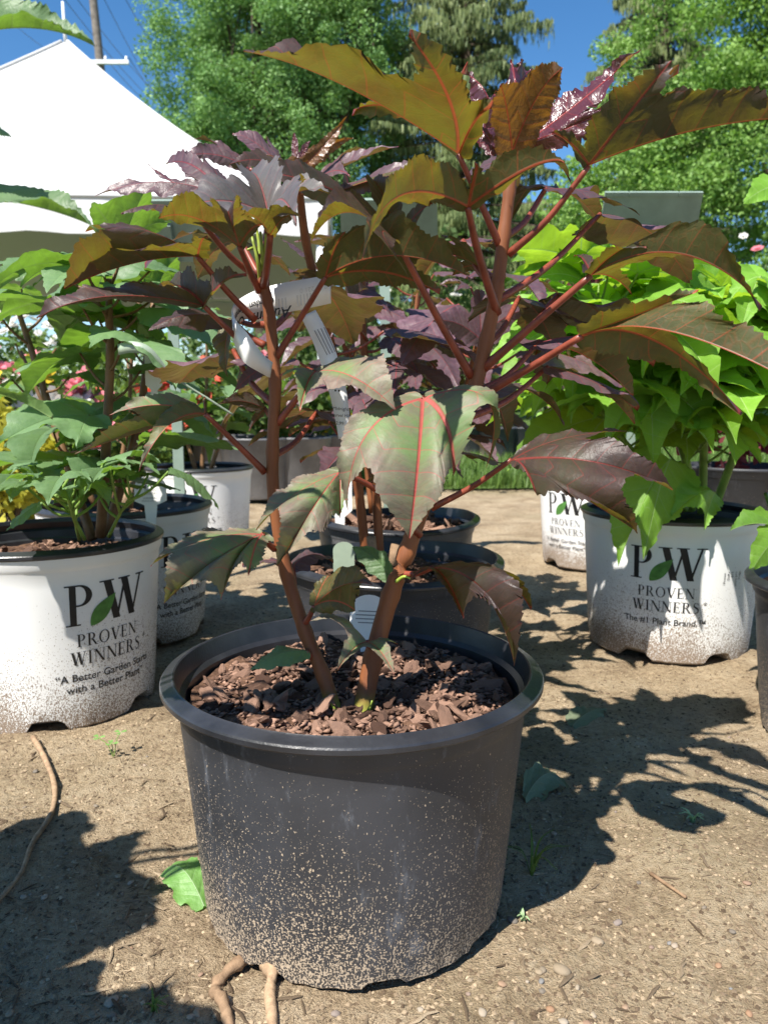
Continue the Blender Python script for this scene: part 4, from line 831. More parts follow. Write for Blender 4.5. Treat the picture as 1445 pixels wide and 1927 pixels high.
pt = [((566, 597, .735), (594, 583, .735)), ((583, 630, .73), (613, 618, .73)), ((597, 665, .725), (630, 655, .725)), ((610, 705, .72), (642, 698, .72)), ((620, 740, .715), (652, 735, .715)), ((633, 800, .71), (660, 800, .71)), ((637, 826, .71), (662, 826, .71))]
a_, b_ = ribbon(pt)
ribbon_obj('price_tag', 'long white price tag printed with a plant name, hanging between the stems', [(q, p_) for p_, q in pt], 'tag_white', [])
def lines_on(px0, py0, Y, items, ang, name_parent):
    for s, h, dx, dy in items:
        v, f = tx(s, h); c, s_ = math.cos(ang), math.sin(ang); b0 = P(px0, py0, Y)
        vv = [b0 + Vector((dx, 0, -dy)) + Vector((x * c - y * s_, 0, x * s_ + y * c)) - name_parent.location for x, y, _ in v]
        link('printed_text', mesh('printed_text', vv, f, M['ink'], smooth=False), name_parent)
ptag = [o for o in bpy.data.objects if o.name.startswith('price_tag')][0]
lines_on(641, 772, .7075, [('Midnight', .0042, 0, 0), ('Marvel Hib', .0042, 0, .006), ('32.99', .0042, -.002, .013), ('▪▪', .006, -.003, -.016)], R(-4), ptag)
lines_on(598, 640, .7235, [('lorem sun or part shade water weekly', .0024, 0, 0)], R(-62), ptag) if False else None
for k in range(4):
    o_ = P(592 + k * 6, 622 + k * -2, .7245 - .0003 * k); e_ = P(616 + k * 5, 668 - k * 2, .719); sp = [o_, e_]; v, f = tube(sp, .00035, 4); link('printed_line', mesh('printed_line', rel(v, ptag.location), f, M['tag_dark']), ptag)
# tags in the pots
def pwtag(): 
    v1, f1 = polys_mesh2d(serif_text('PW', .012, .02)[0]); v2, f2 = polys_mesh2d(serif_text('PROVEN', .0042)[0]); v3, f3 = polys_mesh2d(serif_text('WINNERS', .0042)[0])
    v4, f4 = tx('SUMMERIFIC', .005); v5, f5 = tx('FRENCH VANILLA', .004); lv, lf = polys_mesh2d(leaf_logo(.009))
    return [(v1, f1, 0, .066, 'ink'), (lv, lf, -.002, .071, 'ink_green'), (v2, f2, 0, .059, 'ink'), (v3, f3, 0, .053, 'ink'), (v4, f4, 0, .044, 'tag_dark'), (v5, f5, 0, .039, 'tag_dark')]
stake_tag('plant_label', 'arched white label printed with a leaf logo, standing in the white pot', P(284, 955, 1.47) + Vector((0, 0, -.028)), .060, .09, R(-10), txt=pwtag(), rz=R(12))
stake_tag('plant_label', 'rounded white label pushed into the bark behind the two reddish stems', P(690, 1215, .82) + Vector((0, 0, -.03)), .042, .085, R(-14), lines=4, rz=R(-8))
stake_tag('plant_label', 'torn pale label standing in the second black pot of the row', P(648, 1085, 1.2) + Vector((0, 0, -.03)), .034, .085, R(-8), rz=R(8), mat='tag_clear')  # white label; pale green material tones it down to imitate shade
stake_tag('plant_label', 'square white label with fine print in the faded grey pot', P(640, 1010, 1.55) + Vector((0, 0, -.01)), .05, .14, R(-6), lines=5, arch=False, rz=R(5))
stake_tag('plant_label', 'narrow white printed tag hanging among green leaves above the white pots', P(292, 770, 1.25), .026, .085, R(4), lines=4, arch=False, rz=R(20))
ribbon_obj('plant_label', 'long pale green plastic tag arching out from the green hibiscus leaves', [((222, 648, 1.05), (224, 668, 1.05)), ((250, 642, 1.04), (250, 664, 1.04)), ((285, 655, 1.04), (280, 672, 1.04)), ((330, 707, 1.05), (328, 712, 1.05)), ((400, 753, 1.06), (399, 757, 1.06)), ((440, 779, 1.07), (439, 783, 1.07))], 'tag_clear')

# ------------------------------------------------------------------ signs on stakes (seen from behind)
def sign(label, tl, tr, br, bl, stake_px, Ys, base_xy):
    o = empty('plant_sign', (base_xy[0], base_xy[1], 0), label, 'sign', 'metal sign panels on stakes'); L0 = o.location
    c = [P(*q) for q in (tl, tr, br, bl)]; n = (c[1] - c[0]).cross(c[3] - c[0]).normalized(); n = n if n.y < 0 else -n
    v = [q + n * .002 for q in c] + [q - n * .002 for q in c]; f = [(0, 1, 2, 3), (7, 6, 5, 4), (0, 4, 5, 1), (1, 5, 6, 2), (2, 6, 7, 3), (3, 7, 4, 0)]
    link('panel', mesh('panel', rel(v, L0), f, M['sign_metal'], smooth=False), o)
    ex = (c[1] - c[0]); ey = (c[3] - c[0]); lip = []
    for (u0, u1) in ((.0, .24), (.76, 1.0), (.25, .75)):
        h_ = .012 if u0 != .25 else -.006
        a = c[0] + ex * u0 + ey * -.01; b = c[0] + ex * u1 + ey * -.01; q = [a, b, b + ey.normalized() * .010, a + ey.normalized() * .010]
        vv = [p_ + n * .004 for p_ in q] + [p_ - n * .006 for p_ in q]; link('edge_clip', mesh('edge_clip', rel(vv, L0), f, M['sign_metal'], smooth=False), o)
    m = c[0] + ex * .47 + ey * .36; d = ex.normalized(); e = ey.normalized(); q = [m - d * .013, m + d * .016, m + d * .016 + e * .16, m - d * .013 + e * .16]
    vv = [p_ + n * .016 for p_ in q] + [p_ + n * .003 for p_ in q]; link('bracket', mesh('bracket', rel(vv, L0), f, M['sign_metal'], smooth=False), o)
    bv = [m + n * .0165 + e * .03 + (d * math.cos(a) + e * math.sin(a)) * .0035 for a in np.linspace(0, 6.28, 9)[:-1]]; bv += [p_ + n * .003 for p_ in bv]
    link('bolt', mesh('bolt', rel(bv, L0), [tuple(range(8, 16))] + [(i, (i + 1) % 8, 8 + (i + 1) % 8, 8 + i) for i in range(8)], M['sign_metal'], smooth=False), o)
    top = m + e * .10 + n * .010; bt = Vector((base_xy[0], base_xy[1], -.05)); st = (top - bt); w_ = .014
    vv = [bt + Vector((sx * w_, sy * .004, 0)) for sx, sy in ((-1, -1), (1, -1), (1, 1), (-1, 1))]; vv += [p_ + st for p_ in vv]
    link('stake', mesh('stake', rel(vv, L0), [(0, 1, 5, 4), (1, 2, 6, 5), (2, 3, 7, 6), (3, 0, 4, 7), (4, 5, 6, 7), (3, 2, 1, 0)], M['sign_metal'], smooth=False), o)
s1 = P(1212, 640, 2.02); sign('grey green metal sign back on a stake above the lime green hibiscus', (1138, 363, 2.0), (1322, 363, 2.0), (1294, 520, 2.12), (1114, 520, 2.12), 0, 0, (s1.x, 2.08))
s2 = P(325, 640, 2.05); sign('grey green sign on a pale stake rising behind the white pots', (232, 378, 2.0), (384, 378, 2.0), (408, 492, 2.10), (256, 492, 2.10), 0, 0, (s2.x, 2.07))
s3 = P(735, 640, 2.1); sign('grey green sign on a stake hidden among the purple hibiscus leaves', (640, 376, 2.05), (822, 376, 2.05), (824, 470, 2.15), (642, 470, 2.15), 0, 0, (s3.x, 2.12))

# ------------------------------------------------------------------ tent
tc = P(124, 75, 9.4); TZ = tc.z; half = 3.0; tent = empty('event_tent', (tc.x, tc.y, 0), 'white peaked frame tent standing beyond the nursery rows', 'tent', rz=R(3))
EZ = TZ - 2.46; tv = []; tf = []; per_ = []; NS = 20
for k in range(4):
    m_ = Matrix.Rotation(k * math.pi / 2, 3, 'Z')
    for i in range(NS): per_.append((m_ @ Vector((-half + 2 * half * i / NS, -half, 0)), abs(2 * i / NS - 1)))
NR = 22; NPm = len(per_)
for j in range(NR + 1):
    r_ = max(j / NR, .012)
    for i, (q, c_) in enumerate(per_):
        z = TZ - 2.46 * (1 - (1 - min(r_, 1)) ** 1.26) - .09 * math.sin(math.pi * r_) * (1 - c_ ** 2)
        tv.append((q.x * r_, q.y * r_, z))
for j in range(NR):
    for i in range(NPm): i2 = (i + 1) % NPm; tf.append((j * NPm + i, j * NPm + i2, (j + 1) * NPm + i2, (j + 1) * NPm + i))
link('canopy', mesh('canopy', tv, tf, M['tent']), tent)
for k in range(4):
    m_ = Matrix.Rotation(k * math.pi / 2, 3, 'Z'); vv = []; ff = []
    for i in range(41):
        x = -half + 2 * half * i / 40; wv = .018 * math.sin(i * 1.9) + .012 * math.sin(i * .7 + k)
        vv += [m_ @ Vector((x, -half - .012, EZ + .02)), m_ @ Vector((x, -half - .015 - .4 * wv, EZ - .12)), m_ @ Vector((x, -half - .02 - wv, EZ - .27 + .012 * math.sin(i * 1.1)))]
    for i in range(40):
        for q in range(2): ff.append((i * 3 + q, i * 3 + q + 1, i * 3 + q + 4, i * 3 + q + 3))
    link('valance', mesh('valance', vv, ff, M['tent']), tent)
    c_ = m_ @ Vector((half - .06, -half + .06, 0)); v, f = tube([Vector((c_.x, c_.y, -.02)), Vector((c_.x, c_.y, EZ))], .04, 10); link('leg', mesh('leg', v, f, M['white_metal']), tent)
    v, f = tube([m_ @ Vector((-half + .05, -half + .05, EZ - .03)), m_ @ Vector((half - .05, -half + .05, EZ - .03))], .03, 8); link('eave_rail', mesh('eave_rail', v, f, M['white_metal']), tent)
for k in range(4):
    m_ = Matrix.Rotation(k * math.pi / 2, 3, 'Z'); sp = [m_ @ Vector((half * r_, -half * r_, TZ - 2.46 * (1 - (1 - r_) ** 1.26) + .004)) for r_ in [max(.012, q_ / 22) for q_ in range(23)]]
    v, f = tube(sp, .022, 6); link('ridge_seam', mesh('ridge_seam', v, f, M['tent']), tent)
    v, f = tube([m_ @ Vector((-half, -half - .016, EZ + .015)), m_ @ Vector((half, -half - .016, EZ + .015))], .014, 6); link('eave_seam', mesh('eave_seam', v, f, M['tent']), tent)
v, f = tube([Vector((0, 0, TZ - .1)), Vector((-.01, 0, TZ + .40))], [.022, .014], 8); link('finial', mesh('finial', v, f, M['white_metal']), tent)

# ------------------------------------------------------------------ utility pole and wires
pb = P(205, 700, 38); up = empty('utility_pole', (pb.x, pb.y, 0), 'weathered wooden utility pole with crossarm and wires behind the tent', 'utility pole')
v, f = tube([Vector((pb.x + .3, pb.y, -.2)), P(190, 130, 38), P(176, 0, 38), P(160, -130, 38)], [.22, .19, .18, .16], 10); link('pole', mesh('pole', rel(v, up.location), f, M['pole_wood']), up)
a, b = P(140, 117, 38), P(243, 117, 37.5); d = (b - a); q = [a, b]; w_ = Vector((0, .07, 0)); u_ = Vector((0, 0, .08))
vv = [p_ + s_ * w_ + t_ * u_ for p_ in q for s_, t_ in ((-1, -1), (1, -1), (1, 1), (-1, 1))]
link('crossarm', mesh('crossarm', rel(vv, up.location), [(0, 1, 2, 3), (7, 6, 5, 4), (0, 4, 5, 1), (1, 5, 6, 2), (2, 6, 7, 3), (3, 7, 4, 0)], M['white_metal'], smooth=False), up)
for px in (199, 238):
    v, f = tube([P(px, 118, 37.7), P(px, 106, 37.7)], [.07, .05], 8); link('insulator', mesh('insulator', rel(v, up.location), f, M['white_metal']), up)
for (x0, y0, x1, y1) in ((-40, -20, 110, 105), (60, -10, 180, 85), (180, 85, 300, 210), (115, -10, 300, 200), (140, -10, 310, 190), (195, -5, 330, 235), (235, -5, 345, 165), (243, 108, 330, 220)):
    a, b = P(x0, y0, 37.8), P(x1, y1, 60); sp = [a.lerp(b, t / 10) - Z(1.0 * 4 * t / 10 * (1 - t / 10) * .3) for t in range(11)]; v, f = tube(sp, .016, 5); link('wire', mesh('wire', rel(v, up.location), f, M['wire']), up)

# ------------------------------------------------------------------ trees and shrubs
def cloud(centers, radii, per, size, seed, stretch=(1, 1, 1), aspect=.6, hang=0.0):
    g = np.random.default_rng(seed); c = np.repeat(centers, per, axis=0); rd = np.repeat(radii, per); n = len(c)
    p = g.normal(size=(n, 3)); p /= np.linalg.norm(p, axis=1, keepdims=True); p *= (g.random(n) ** .45 * rd)[:, None]; p = c + p * np.array(stretch)
    u = g.normal(size=(n, 3)); u[:, 2] = u[:, 2] * (1 - hang) - hang * 2.0; u /= np.linalg.norm(u, axis=1, keepdims=True)
    w_ = g.normal(size=(n, 3)); w_ -= u * np.sum(u * w_, 1, keepdims=True); w_ /= np.linalg.norm(w_, axis=1, keepdims=True)
    s = size * g.uniform(.55, 1.3, n)[:, None]; u = u * s; w_ = w_ * s * aspect
    V = np.stack([p - u * .5, p + w_ * .5 + u * .05, p + u * .5, p - w_ * .5 + u * .05], 1).reshape(-1, 3); return V, np.arange(4 * n).reshape(-1, 4)
def ellipsoid_pts(ells, n, g, shell=.5):
    out = []
    vol = np.array([e[3] * e[4] * e[5] for e in ells]); k = g.choice(len(ells), n, p=vol / vol.sum())
    for i in k:
        cx, cy, cz, a, b, c = ells[i]; d = g.normal(size=3); d /= np.linalg.norm(d); r_ = shell + (1 - shell) * g.random() ** .7; out.append((cx + d[0] * a * r_, cy + d[1] * b * r_, cz + d[2] * c * r_))
    return np.array(out)
def tree(name, label, loc, H_, ells, nclump, per, size, mat, seed, r0=.25, crad=(.5, 1.0), group=None, limbs=14, lean=0, hang=0.0, shell=.35, ntrunk=1):
    g = np.random.default_rng(seed); o = empty(name, loc, label, 'tree', group); cp = ellipsoid_pts(ells, nclump, g, shell); parts = []
    for tk in range(ntrunk):
        tr = [Vector((tk * .5, 0, -.2)), Vector((lean * .3 + tk * .9 + g.normal() * .1, g.normal() * .1, H_ * .3)), Vector((lean * .7 + tk * 1.4, g.normal() * .2, H_ * .62)), Vector((lean + tk * 1.8, 0, H_ * .95))]; sp = smooth_path(tr, 6)
        parts.append(tube(sp, taper(len(sp), r0, r0 * .12), 9, .04))
        for i in range(limbs):
            t = g.uniform(.25, .9); a = sp[int(t * (len(sp) - 1))]; b = Vector(cp[g.integers(len(cp))]); m = (a + b) / 2 + Z(.1 * (b - a).length)
            q = smooth_path([a, m, b], 5); parts.append(tube(q, taper(len(q), r0 * .34 * (1.1 - t), r0 * .05), 6))
    v, f = join(parts); link('trunk', mesh('trunk', v, f, M['tree_bark']), o)
    V, f = cloud(cp, g.uniform(*crad, nclump), per, size, seed + 1, (1, 1, .75), .62, hang); link('crown', mesh_np('crown', V, f, M[mat]), o); return o
def at(px, Y, z=0): q = P(px, 760, Y); return (q.x, Y, z)
tree('deciduous_tree', 'tall dark green feathery tree beside the white tent', at(500, 24), 17, [(-.6, 0, 9.5, 2.5, 2.6, 5.8), (1.6, .5, 9, 2.3, 2.5, 5.2), (-1.2, -.5, 6.8, 1.8, 2, 2.4), (2.6, 0, 12.5, 2, 2, 3.2)], 640, 420, .092, 'f_locust', 11, .26, (.35, .8), limbs=26, ntrunk=3, hang=.35, shell=.1)
tree('deciduous_tree', 'sunlit broadleaf tree with bright green crown behind the metal sign', at(1480, 17), 14, [(-.9, 0, 8.0, 3.3, 2.4, 4.2), (1.4, 0, 9, 3, 3, 5), (-2.3, -.3, 5.8, 1.7, 1.6, 1.9), (-.4, -.6, 4.4, 2.4, 1.6, 1.3)], 500, 400, .092, 'f_maple', 12, .24, (.35, .8), limbs=24)
tree('deciduous_tree', 'light green maple low between the two spruces', at(1130, 20), 7.5, [(0, 0, 5.0, 1.5, 1.4, 2.2), (-.5, 0, 3.6, 1.5, 1.4, 1.2)], 90, 240, .11, 'f_maple', 13, .13, (.35, .7))
tree('deciduous_tree', 'narrow yellow green tree between dark tree and the tall spruce', at(700, 27), 15, [(0, 0, 9, 1.5, 1.6, 5.0)], 100, 260, .12, 'f_maple', 14, .18, (.4, .8))
tree('deciduous_tree', 'distant dark tree filling gaps behind the spruces', at(960, 42), 15, [(0, 0, 6.5, 7, 2, 5.0)], 170, 110, .30, 'f_locust', 15, .3, (.6, 1.3))
def spruce(label, loc, H_, rad, seed, z0=1.5, gap=.42):
    g = np.random.default_rng(seed); o = empty('spruce_tree', loc, label, 'tree'); parts = [tube([Vector((0, 0, -.2)), Vector((.05, 0, H_ * .5)), Vector((0, 0, H_))], [.30, .18, .02], 9, .04)]
    C_ = []; Rr_ = []; z = z0; strips = []
    while z < H_ - .3:
        L = rad * (1 - (z - z0) / (H_ - z0)) ** .8 + .25; nb = 6; a0 = g.random() * 6.28
        for k in range(nb):
            a = a0 + k * 6.283 / nb + g.normal() * .25; l = L * g.uniform(.65, 1.1); h = Vector((math.cos(a), math.sin(a), 0))
            q = smooth_path([Vector((0, 0, z)), h * l * .55 + Z(z - .12 * l), h * l + Z(z - .16 * l + g.normal() * .1)], 5); parts.append(tube(q, taper(len(q), .05, .008), 5))
            m = int(80 + 110 * l)
            for _ in range(m):
                t = g.random() ** .6; i = min(int(t * (len(q) - 1)), len(q) - 2); p_ = q[i].lerp(q[i + 1], t * (len(q) - 1) - i)
                side = Vector((-h.y, h.x, 0)) * g.normal() * .28 * l * .35; strips.append((p_ + side - Z(abs(side.length) * .3), g.uniform(.10, .32), g.uniform(.025, .055), g.random() * 6.28))
        z += gap * g.uniform(.7, 1.3)
    P0 = np.array([s[0][:] for s in strips]); ln = np.array([s[1] for s in strips]); wd = np.array([s[2] for s in strips]); an = np.array([s[3] for s in strips]); n = len(ln)
    sd = np.stack([np.cos(an), np.sin(an), 0 * an], 1) * wd[:, None]; dn = np.stack([g.normal(size=n) * .12, g.normal(size=n) * .12, -np.ones(n)], 1) * ln[:, None]
    V = np.stack([P0 - sd * .5, P0 + sd * .5, P0 + dn * .6 + sd * .55, P0 + dn], 1).reshape(-1, 3)
    v, f = join(parts); link('trunk', mesh('trunk', v, f, M['tree_bark']), o)
    tr_o = link('crown', mesh_np('crown', V, np.arange(4 * n).reshape(-1, 4), M['f_spruce']), o); return o
spruce('tall spruce with drooping olive branches rising above the purple leaves', at(865, 25), 21, 4.0, 21, gap=.36)
spruce('olive green spruce partly hidden by the bright broadleaf tree', at(1215, 23), 17, 3.5, 22, gap=.38)
def shrub(name, label, loc, ells, nclump, per, size, mat, seed, blooms=(), crad=(.1, .25), group=None, cat='shrub', bsize=.045):
    g = np.random.default_rng(seed); o = empty(name, loc, label, cat, group); cp = ellipsoid_pts(ells, nclump, g, .3); parts = []
    for i in range(7):
        b = Vector(cp[g.integers(len(cp))]); q = smooth_path([Vector((g.normal() * .03, g.normal() * .03, -.01)), Vector((b.x * .4, b.y * .4, b.z * .6)), b], 4); parts.append(tube(q, taper(len(q), .012 + .01 * ells[0][3], .004), 5))
    v, f = join(parts); link('branches', mesh('branches', v, f, M['tree_bark']), o)
    V, f = cloud(cp, g.uniform(*crad, nclump), per, size, seed + 1); V[:, 2] = np.maximum(V[:, 2], .01); link('foliage', mesh_np('foliage', V, f, M[mat]), o)
    for k, bm_ in enumerate(blooms):
        e = ells[g.integers(len(ells))]; d = g.normal(size=3); d[1] = -abs(d[1]) - .2; d[2] = abs(d[2]) * .9 + .3; d /= np.linalg.norm(d)
        ob = link('blossom', BL[bm_], o, (e[0] + d[0] * e[3] * 1.05, e[1] + d[1] * e[4] * 1.05, e[2] + d[2] * e[5] * 1.05)); s = bsize * g.uniform(.7, 1.25); ob.scale = (s, s, s); ob.rotation_euler = (g.uniform(.2, 1.2), g.normal() * .3, g.normal())
    return o
BL = {}
for k in ('red', 'pink', 'yellow', 'white', 'coral', 'magenta'):
    v = []; f = []; g = np.random.default_rng(5)
    for ring, (nn, rr_, tilt) in enumerate(((6, 1.0, .35), (5, .72, .8), (4, .42, 1.25))):
        for i in range(nn):
            a = 6.283 * i / nn + ring * .5; h = Vector((math.cos(a), math.sin(a), 0)); s = Vector((-h.y, h.x, 0)); u = h * math.cos(tilt) + Z(math.sin(tilt)); o_ = len(v)
            v += [h * .05, h * .05 + u * rr_ * .55 + s * rr_ * .5, h * .05 + u * rr_ + s * rr_ * .2 + Z(-.08), h * .05 + u * rr_ - s * rr_ * .2 + Z(-.08), h * .05 + u * rr_ * .55 - s * rr_ * .5]; f.append(tuple(o_ + q for q in range(5)))
    BL[k] = mesh('blossom', v, f, M['pet_' + k])
gs = np.random.default_rng(77)
hl = [(-420, 17, 1.5), (-200, 16, 1.6), (30, 17, 1.7), (220, 18, 1.9), (400, 16, 2.2), (560, 17, 3.0), (720, 16, 3.2), (880, 15, 3.6), (1030, 14, 3.3), (1190, 15, 3.2), (1350, 14, 3.4), (1520, 14, 3.6), (1700, 15, 3.6)]
for i, (px, Y_, h_) in enumerate(hl):
    shrub('garden_shrub', 'pale green garden shrub of the far border below the trees', at(px, Y_), [(0, 0, h_ * .5, 1.1, .8, h_ * .48), (.6, .1, h_ * .36, .9, .8, h_ * .36)], 60, 90, .13, 'f_hedge', 100 + i, ('white',) * 10 + (('pink',) * 4 if i % 3 else ('magenta',) * 4), (.25, .5), 'shrubs of the far border', bsize=.10)
shrub('garden_shrub', 'maroon leaved shrub glimpsed below the spruce', at(1075, 12), [(0, 0, 1.7, .45, .4, 1.2)], 30, 80, .09, 'f_maroon', 140, (), (.15, .3))
rl = [(-60, 4.6, 'red'), (40, 5.2, 'red'), (110, 4.2, 'yellow'), (180, 5.0, 'pink'), (255, 4.4, 'coral'), (330, 5.2, 'red'), (390, 4.6, 'coral'), (450, 5.4, 'pink'), (520, 4.8, 'white'), (600, 5.6, 'yellow'), (690, 6.0, 'pink'), (-120, 3.6, 'pink'), (15, 3.3, 'white'), (100, 3.4, 'pink')]
cn = {'red': 'red', 'yellow': 'yellow', 'pink': 'pink', 'coral': 'coral', 'white': 'white'}
for i, (px, Y_, c_) in enumerate(rl):
    h_ = .62 + .12 * gs.random(); mixb = [c_] * 18 + ['red', 'yellow', 'white', 'pink'][i % 4:i % 4 + 2]
    shrub('rose_bush', f'low rose bush with {cn[c_]} blooms in the flower rows under the tent side', at(px, Y_), [(0, 0, h_ * .52, .34, .3, h_ * .46), (.2, -.05, h_ * .42, .25, .25, h_ * .36)], 46, 60, .05, 'f_rose', 160 + i, mixb, (.07, .14), f'{cn[c_]} rose bushes', cat='rose bush', bsize=.065)
shrub('golden_shrub', 'golden yellow leaved plant low beside the white pots', at(-5, 2.6), [(0, 0, .34, .2, .2, .16), (0, 0, .16, .16, .16, .12)], 26, 40, .05, 'f_gold', 190, (), (.05, .1))
shrub('flower_planter', 'white flowering bush behind the green hibiscus', at(40, 6.4), [(0, 0, .85, .5, .4, .36)], 40, 60, .05, 'f_rose', 191, ['white'] * 34, (.08, .16), cat='flowers')
# ---- far nursery pots
def far_pot(label, px, Y_, h_, R_, mat, plant=None, seed=0, group=None):
    o = empty('nursery_pot', at(px, Y_, .02), label, 'plant pot', group)
    pr = [(R_ * .80, 0), (R_ * .82, .01), (R_ * .95, h_ * .88), (R_ * .97, h_ * .89), (R_ * .98, h_ * .96), (R_, h_ * .97), (R_, h_), (R_ * .94, h_), (R_ * .90, h_ * .8)]
    v, f = lathe(pr, 40); link('pot', mesh('pot', v, f, M[mat]), o)
    v, f = lathe([(R_ * .92, h_ * .86), (.001, h_ * .88)], 24); link('soil', mesh('soil', v, f, M['soil']), o)
    if plant:
        g = np.random.default_rng(seed); cp = ellipsoid_pts([(0, 0, h_ + .16, .2, .2, .18)], 22, g, .2); V, f = cloud(cp, g.uniform(.05, .1, 22), 40, .055, seed); link('foliage', mesh_np('foliage', V, f, M[plant]), o)
    return o
for i, (px, Y_) in enumerate(((885, 6.6), (935, 6.5), (985, 6.6), (1040, 6.7), (835, 6.9), (780, 7.0))):
    far_pot('black nursery pot in the row beyond the strip of grass', px, Y_, .27, .17, 'pot_black', 'f_hedge' if i in (0, 4, 5) else None, 200 + i, 'black pots beyond the grass')
for i, (px, Y_, m_) in enumerate(((480, 3.9, 'pot_grey'), (555, 4.0, 'pot_grey'), (420, 4.4, 'pot_grey'), (620, 4.3, 'pot_grey'))):
    far_pot('faded grey nursery pot with young green leaves behind the white pots', px, Y_, .30, .19, m_, 'f_rose', 220 + i, 'grey pots behind the white pots')
far_pot('black pot of maroon foliage behind the lime hibiscus stems', 1400, 2.5, .27, .18, 'pot_black', 'f_maroon', 240)

# ------------------------------------------------------------------ things lying on the soil
def gz(px, py, up_=0.0):
    q = G(px, py, 0); return Vector((q.x, q.y, float(hgt(q.x, q.y)) + up_))
def stick(name, label, pts, r0, r1, mat, cat, jit=.08):
    q = [gz(x, y, r0 * .7 + z) for x, y, z in pts]; o = empty(name, q[0], label, cat); sp = smooth_path(q, 5); v, f = tube(sp, taper(len(sp), r0, r1), 8, jit); link('shaft', mesh('shaft', rel(v, q[0]), f, M[mat]), o); return o, q
def single_stick(name, label, pts, r0, r1, mat, cat, jit=.08, group=None):
    q = [gz(x, y, r0 * .7 + z) for x, y, z in pts]; sp = smooth_path(q, 5); v, f = tube(sp, [x_ * random.uniform(1 - 2 * jit, 1 + 2 * jit) for x_ in taper(len(sp), r0, r1)], 9, jit); return tag(link(name, mesh(name, rel(v, q[0]), f, M[mat]), None, q[0]), label, cat, group)
single_stick('dead_root', 'pale crooked root poking out at the foot of the black pot', [(468, 1800, .003), (430, 1832, .003), (404, 1862, -.002), (420, 1900, .001), (436, 1950, -.004)], .0058, .0042, 'wood', 'root', .14)
single_stick('dead_root', 'light broken root standing against the notched base of black pot', [(498, 1815, .008), (512, 1850, .005), (508, 1880, -.001), (516, 1960, -.004)], .0062, .0048, 'wood', 'root', .16)
single_stick('twig', 'long thin dry twig curving over shaded soil near the splashed white pot', [(64, 1402, .004), (84, 1438, .006), (104, 1490, .004), (98, 1540, .002), (62, 1600, .003), (40, 1650, .002), (-10, 1700, .002)], .0040, .0022, 'wood', 'twig')
single_stick('twig', 'straight pale splinter lying on sunlit soil', [(1224, 1644, .001), (1290, 1694, .001)], .0022, .0015, 'wood', 'twig')
def ground_leaf(label, base, tip, mid, wd, mat, lift=.012, seed=0, side=None):
    B_, T_ = gz(*base, .004), gz(*tip, .006); M_ = gz(*mid, lift); v, f, uv = leaf_geo(B_, [(T_, M_ - (B_ + T_) / 2, 1.0)], n_hint=(0, -.2, 1), width=wd, seed=seed, N=120, rings=4, wave=.05)
    return tag(link('fallen_leaf', mesh('fallen_leaf', rel(v, B_), f, M[mat], uv=uv), None, B_), label, 'leaf')
ground_leaf('bright green broad leaf lying on soil against the black pot', (384, 1702), (300, 1650), (340, 1662), .42, 'weed', .022, 301)
ground_leaf('curled grey green fallen leaf in the shadow right of the black pot', (988, 1505), (1072, 1490), (1030, 1470),   .62, 'grey_leaf', .018, 302)
ground_leaf('flat grey green fallen leaf between black pot and the white pot', (1078, 1366), (1138, 1342), (1106, 1350), .52, 'grey_leaf', .008, 303)
ground_leaf('small dark leaf scrap on shaded soil left of the black pot', (200, 1410 + 70), (330, 1494), (322, 1490), .2, 'weed', .004, 304) if False else None
def sprig(name, label, px, py, n, h, seed, cat, mat='grass', wd=.0014):
    b = gz(px, py); r = random.Random(seed); o = empty(name, b, label, cat)
    for k in range(n):
        a = r.uniform(0, 6.28); hh = h * r.uniform(.6, 1.1); d = Vector((math.cos(a), math.sin(a), 0)); q = smooth_path([Vector((0, 0, -.002)), d * hh * .3 + Z(hh * .7), d * hh * r.uniform(.7, 1.1) + Z(hh * r.uniform(.6, 1.0))], 4)
        v = []; s = Vector((-d.y, d.x, 0))
        for i, p_ in enumerate(q): ww = wd * (1 - i / len(q)) + .0002; v += [p_ - s * ww, p_ + s * ww]
        link('blade', mesh('blade', v, [(2 * i, 2 * i + 1, 2 * i + 3, 2 * i + 2) for i in range(len(q) - 1)], M[mat]), o)
    return o
sprig('grass_tuft', 'sparse green grass tuft in the shade right of the black pot', 1000, 1640, 12, .045, 1, 'grass tuft')
sprig('grass_tuft', 'tiny bright seedling tuft at the edge of the leaf shadow', 1302, 1550, 9, .016, 2, 'seedling', 'weed', .003)
sprig('grass_tuft', 'small green sprout beside the pebble at the black pot', 984, 1722, 8, .012, 3, 'seedling', 'weed', .002)
sprig('grass_tuft', 'short grass sprout on shaded soil near the crooked root', 290, 1905, 10, .014, 4, 'grass tuft', 'grass', .0014)
cl = empty('clover', gz(215, 1432), 'small clover sprout on soil in front of the splashed white pot', 'clover'); r = random.Random(9)
for (dx, dy, h) in ((-.020, .0, .028), (.0, -.005, .022), (.006, .012, .030)):
    q = smooth_path([Vector((0, 0, -.002)), Vector((dx * .4, dy * .5, h * .7)), Vector((dx, dy, h))], 4); v, f = tube(q, .0006, 5); link('stalk', mesh('stalk', v, f, M['stem_green']), cl)
    for k in range(3):
        a = k * 2.09 + dx * 90; vv = [Vector((dx, dy, h)) + Vector((math.cos(a + t) * rr_, math.sin(a + t) * rr_, .001 + .12 * rr_)) for t, rr_ in ((0, 0), (-.55, .006), (-.3, .0095), (0, .0085), (.3, .0095), (.55, .006))]; link('leaflet', mesh('leaflet', vv, [(0, 1, 2, 3), (0, 3, 4, 5)], M['weed'], uv=[(.3, .1)] * 6), cl)
PB = []
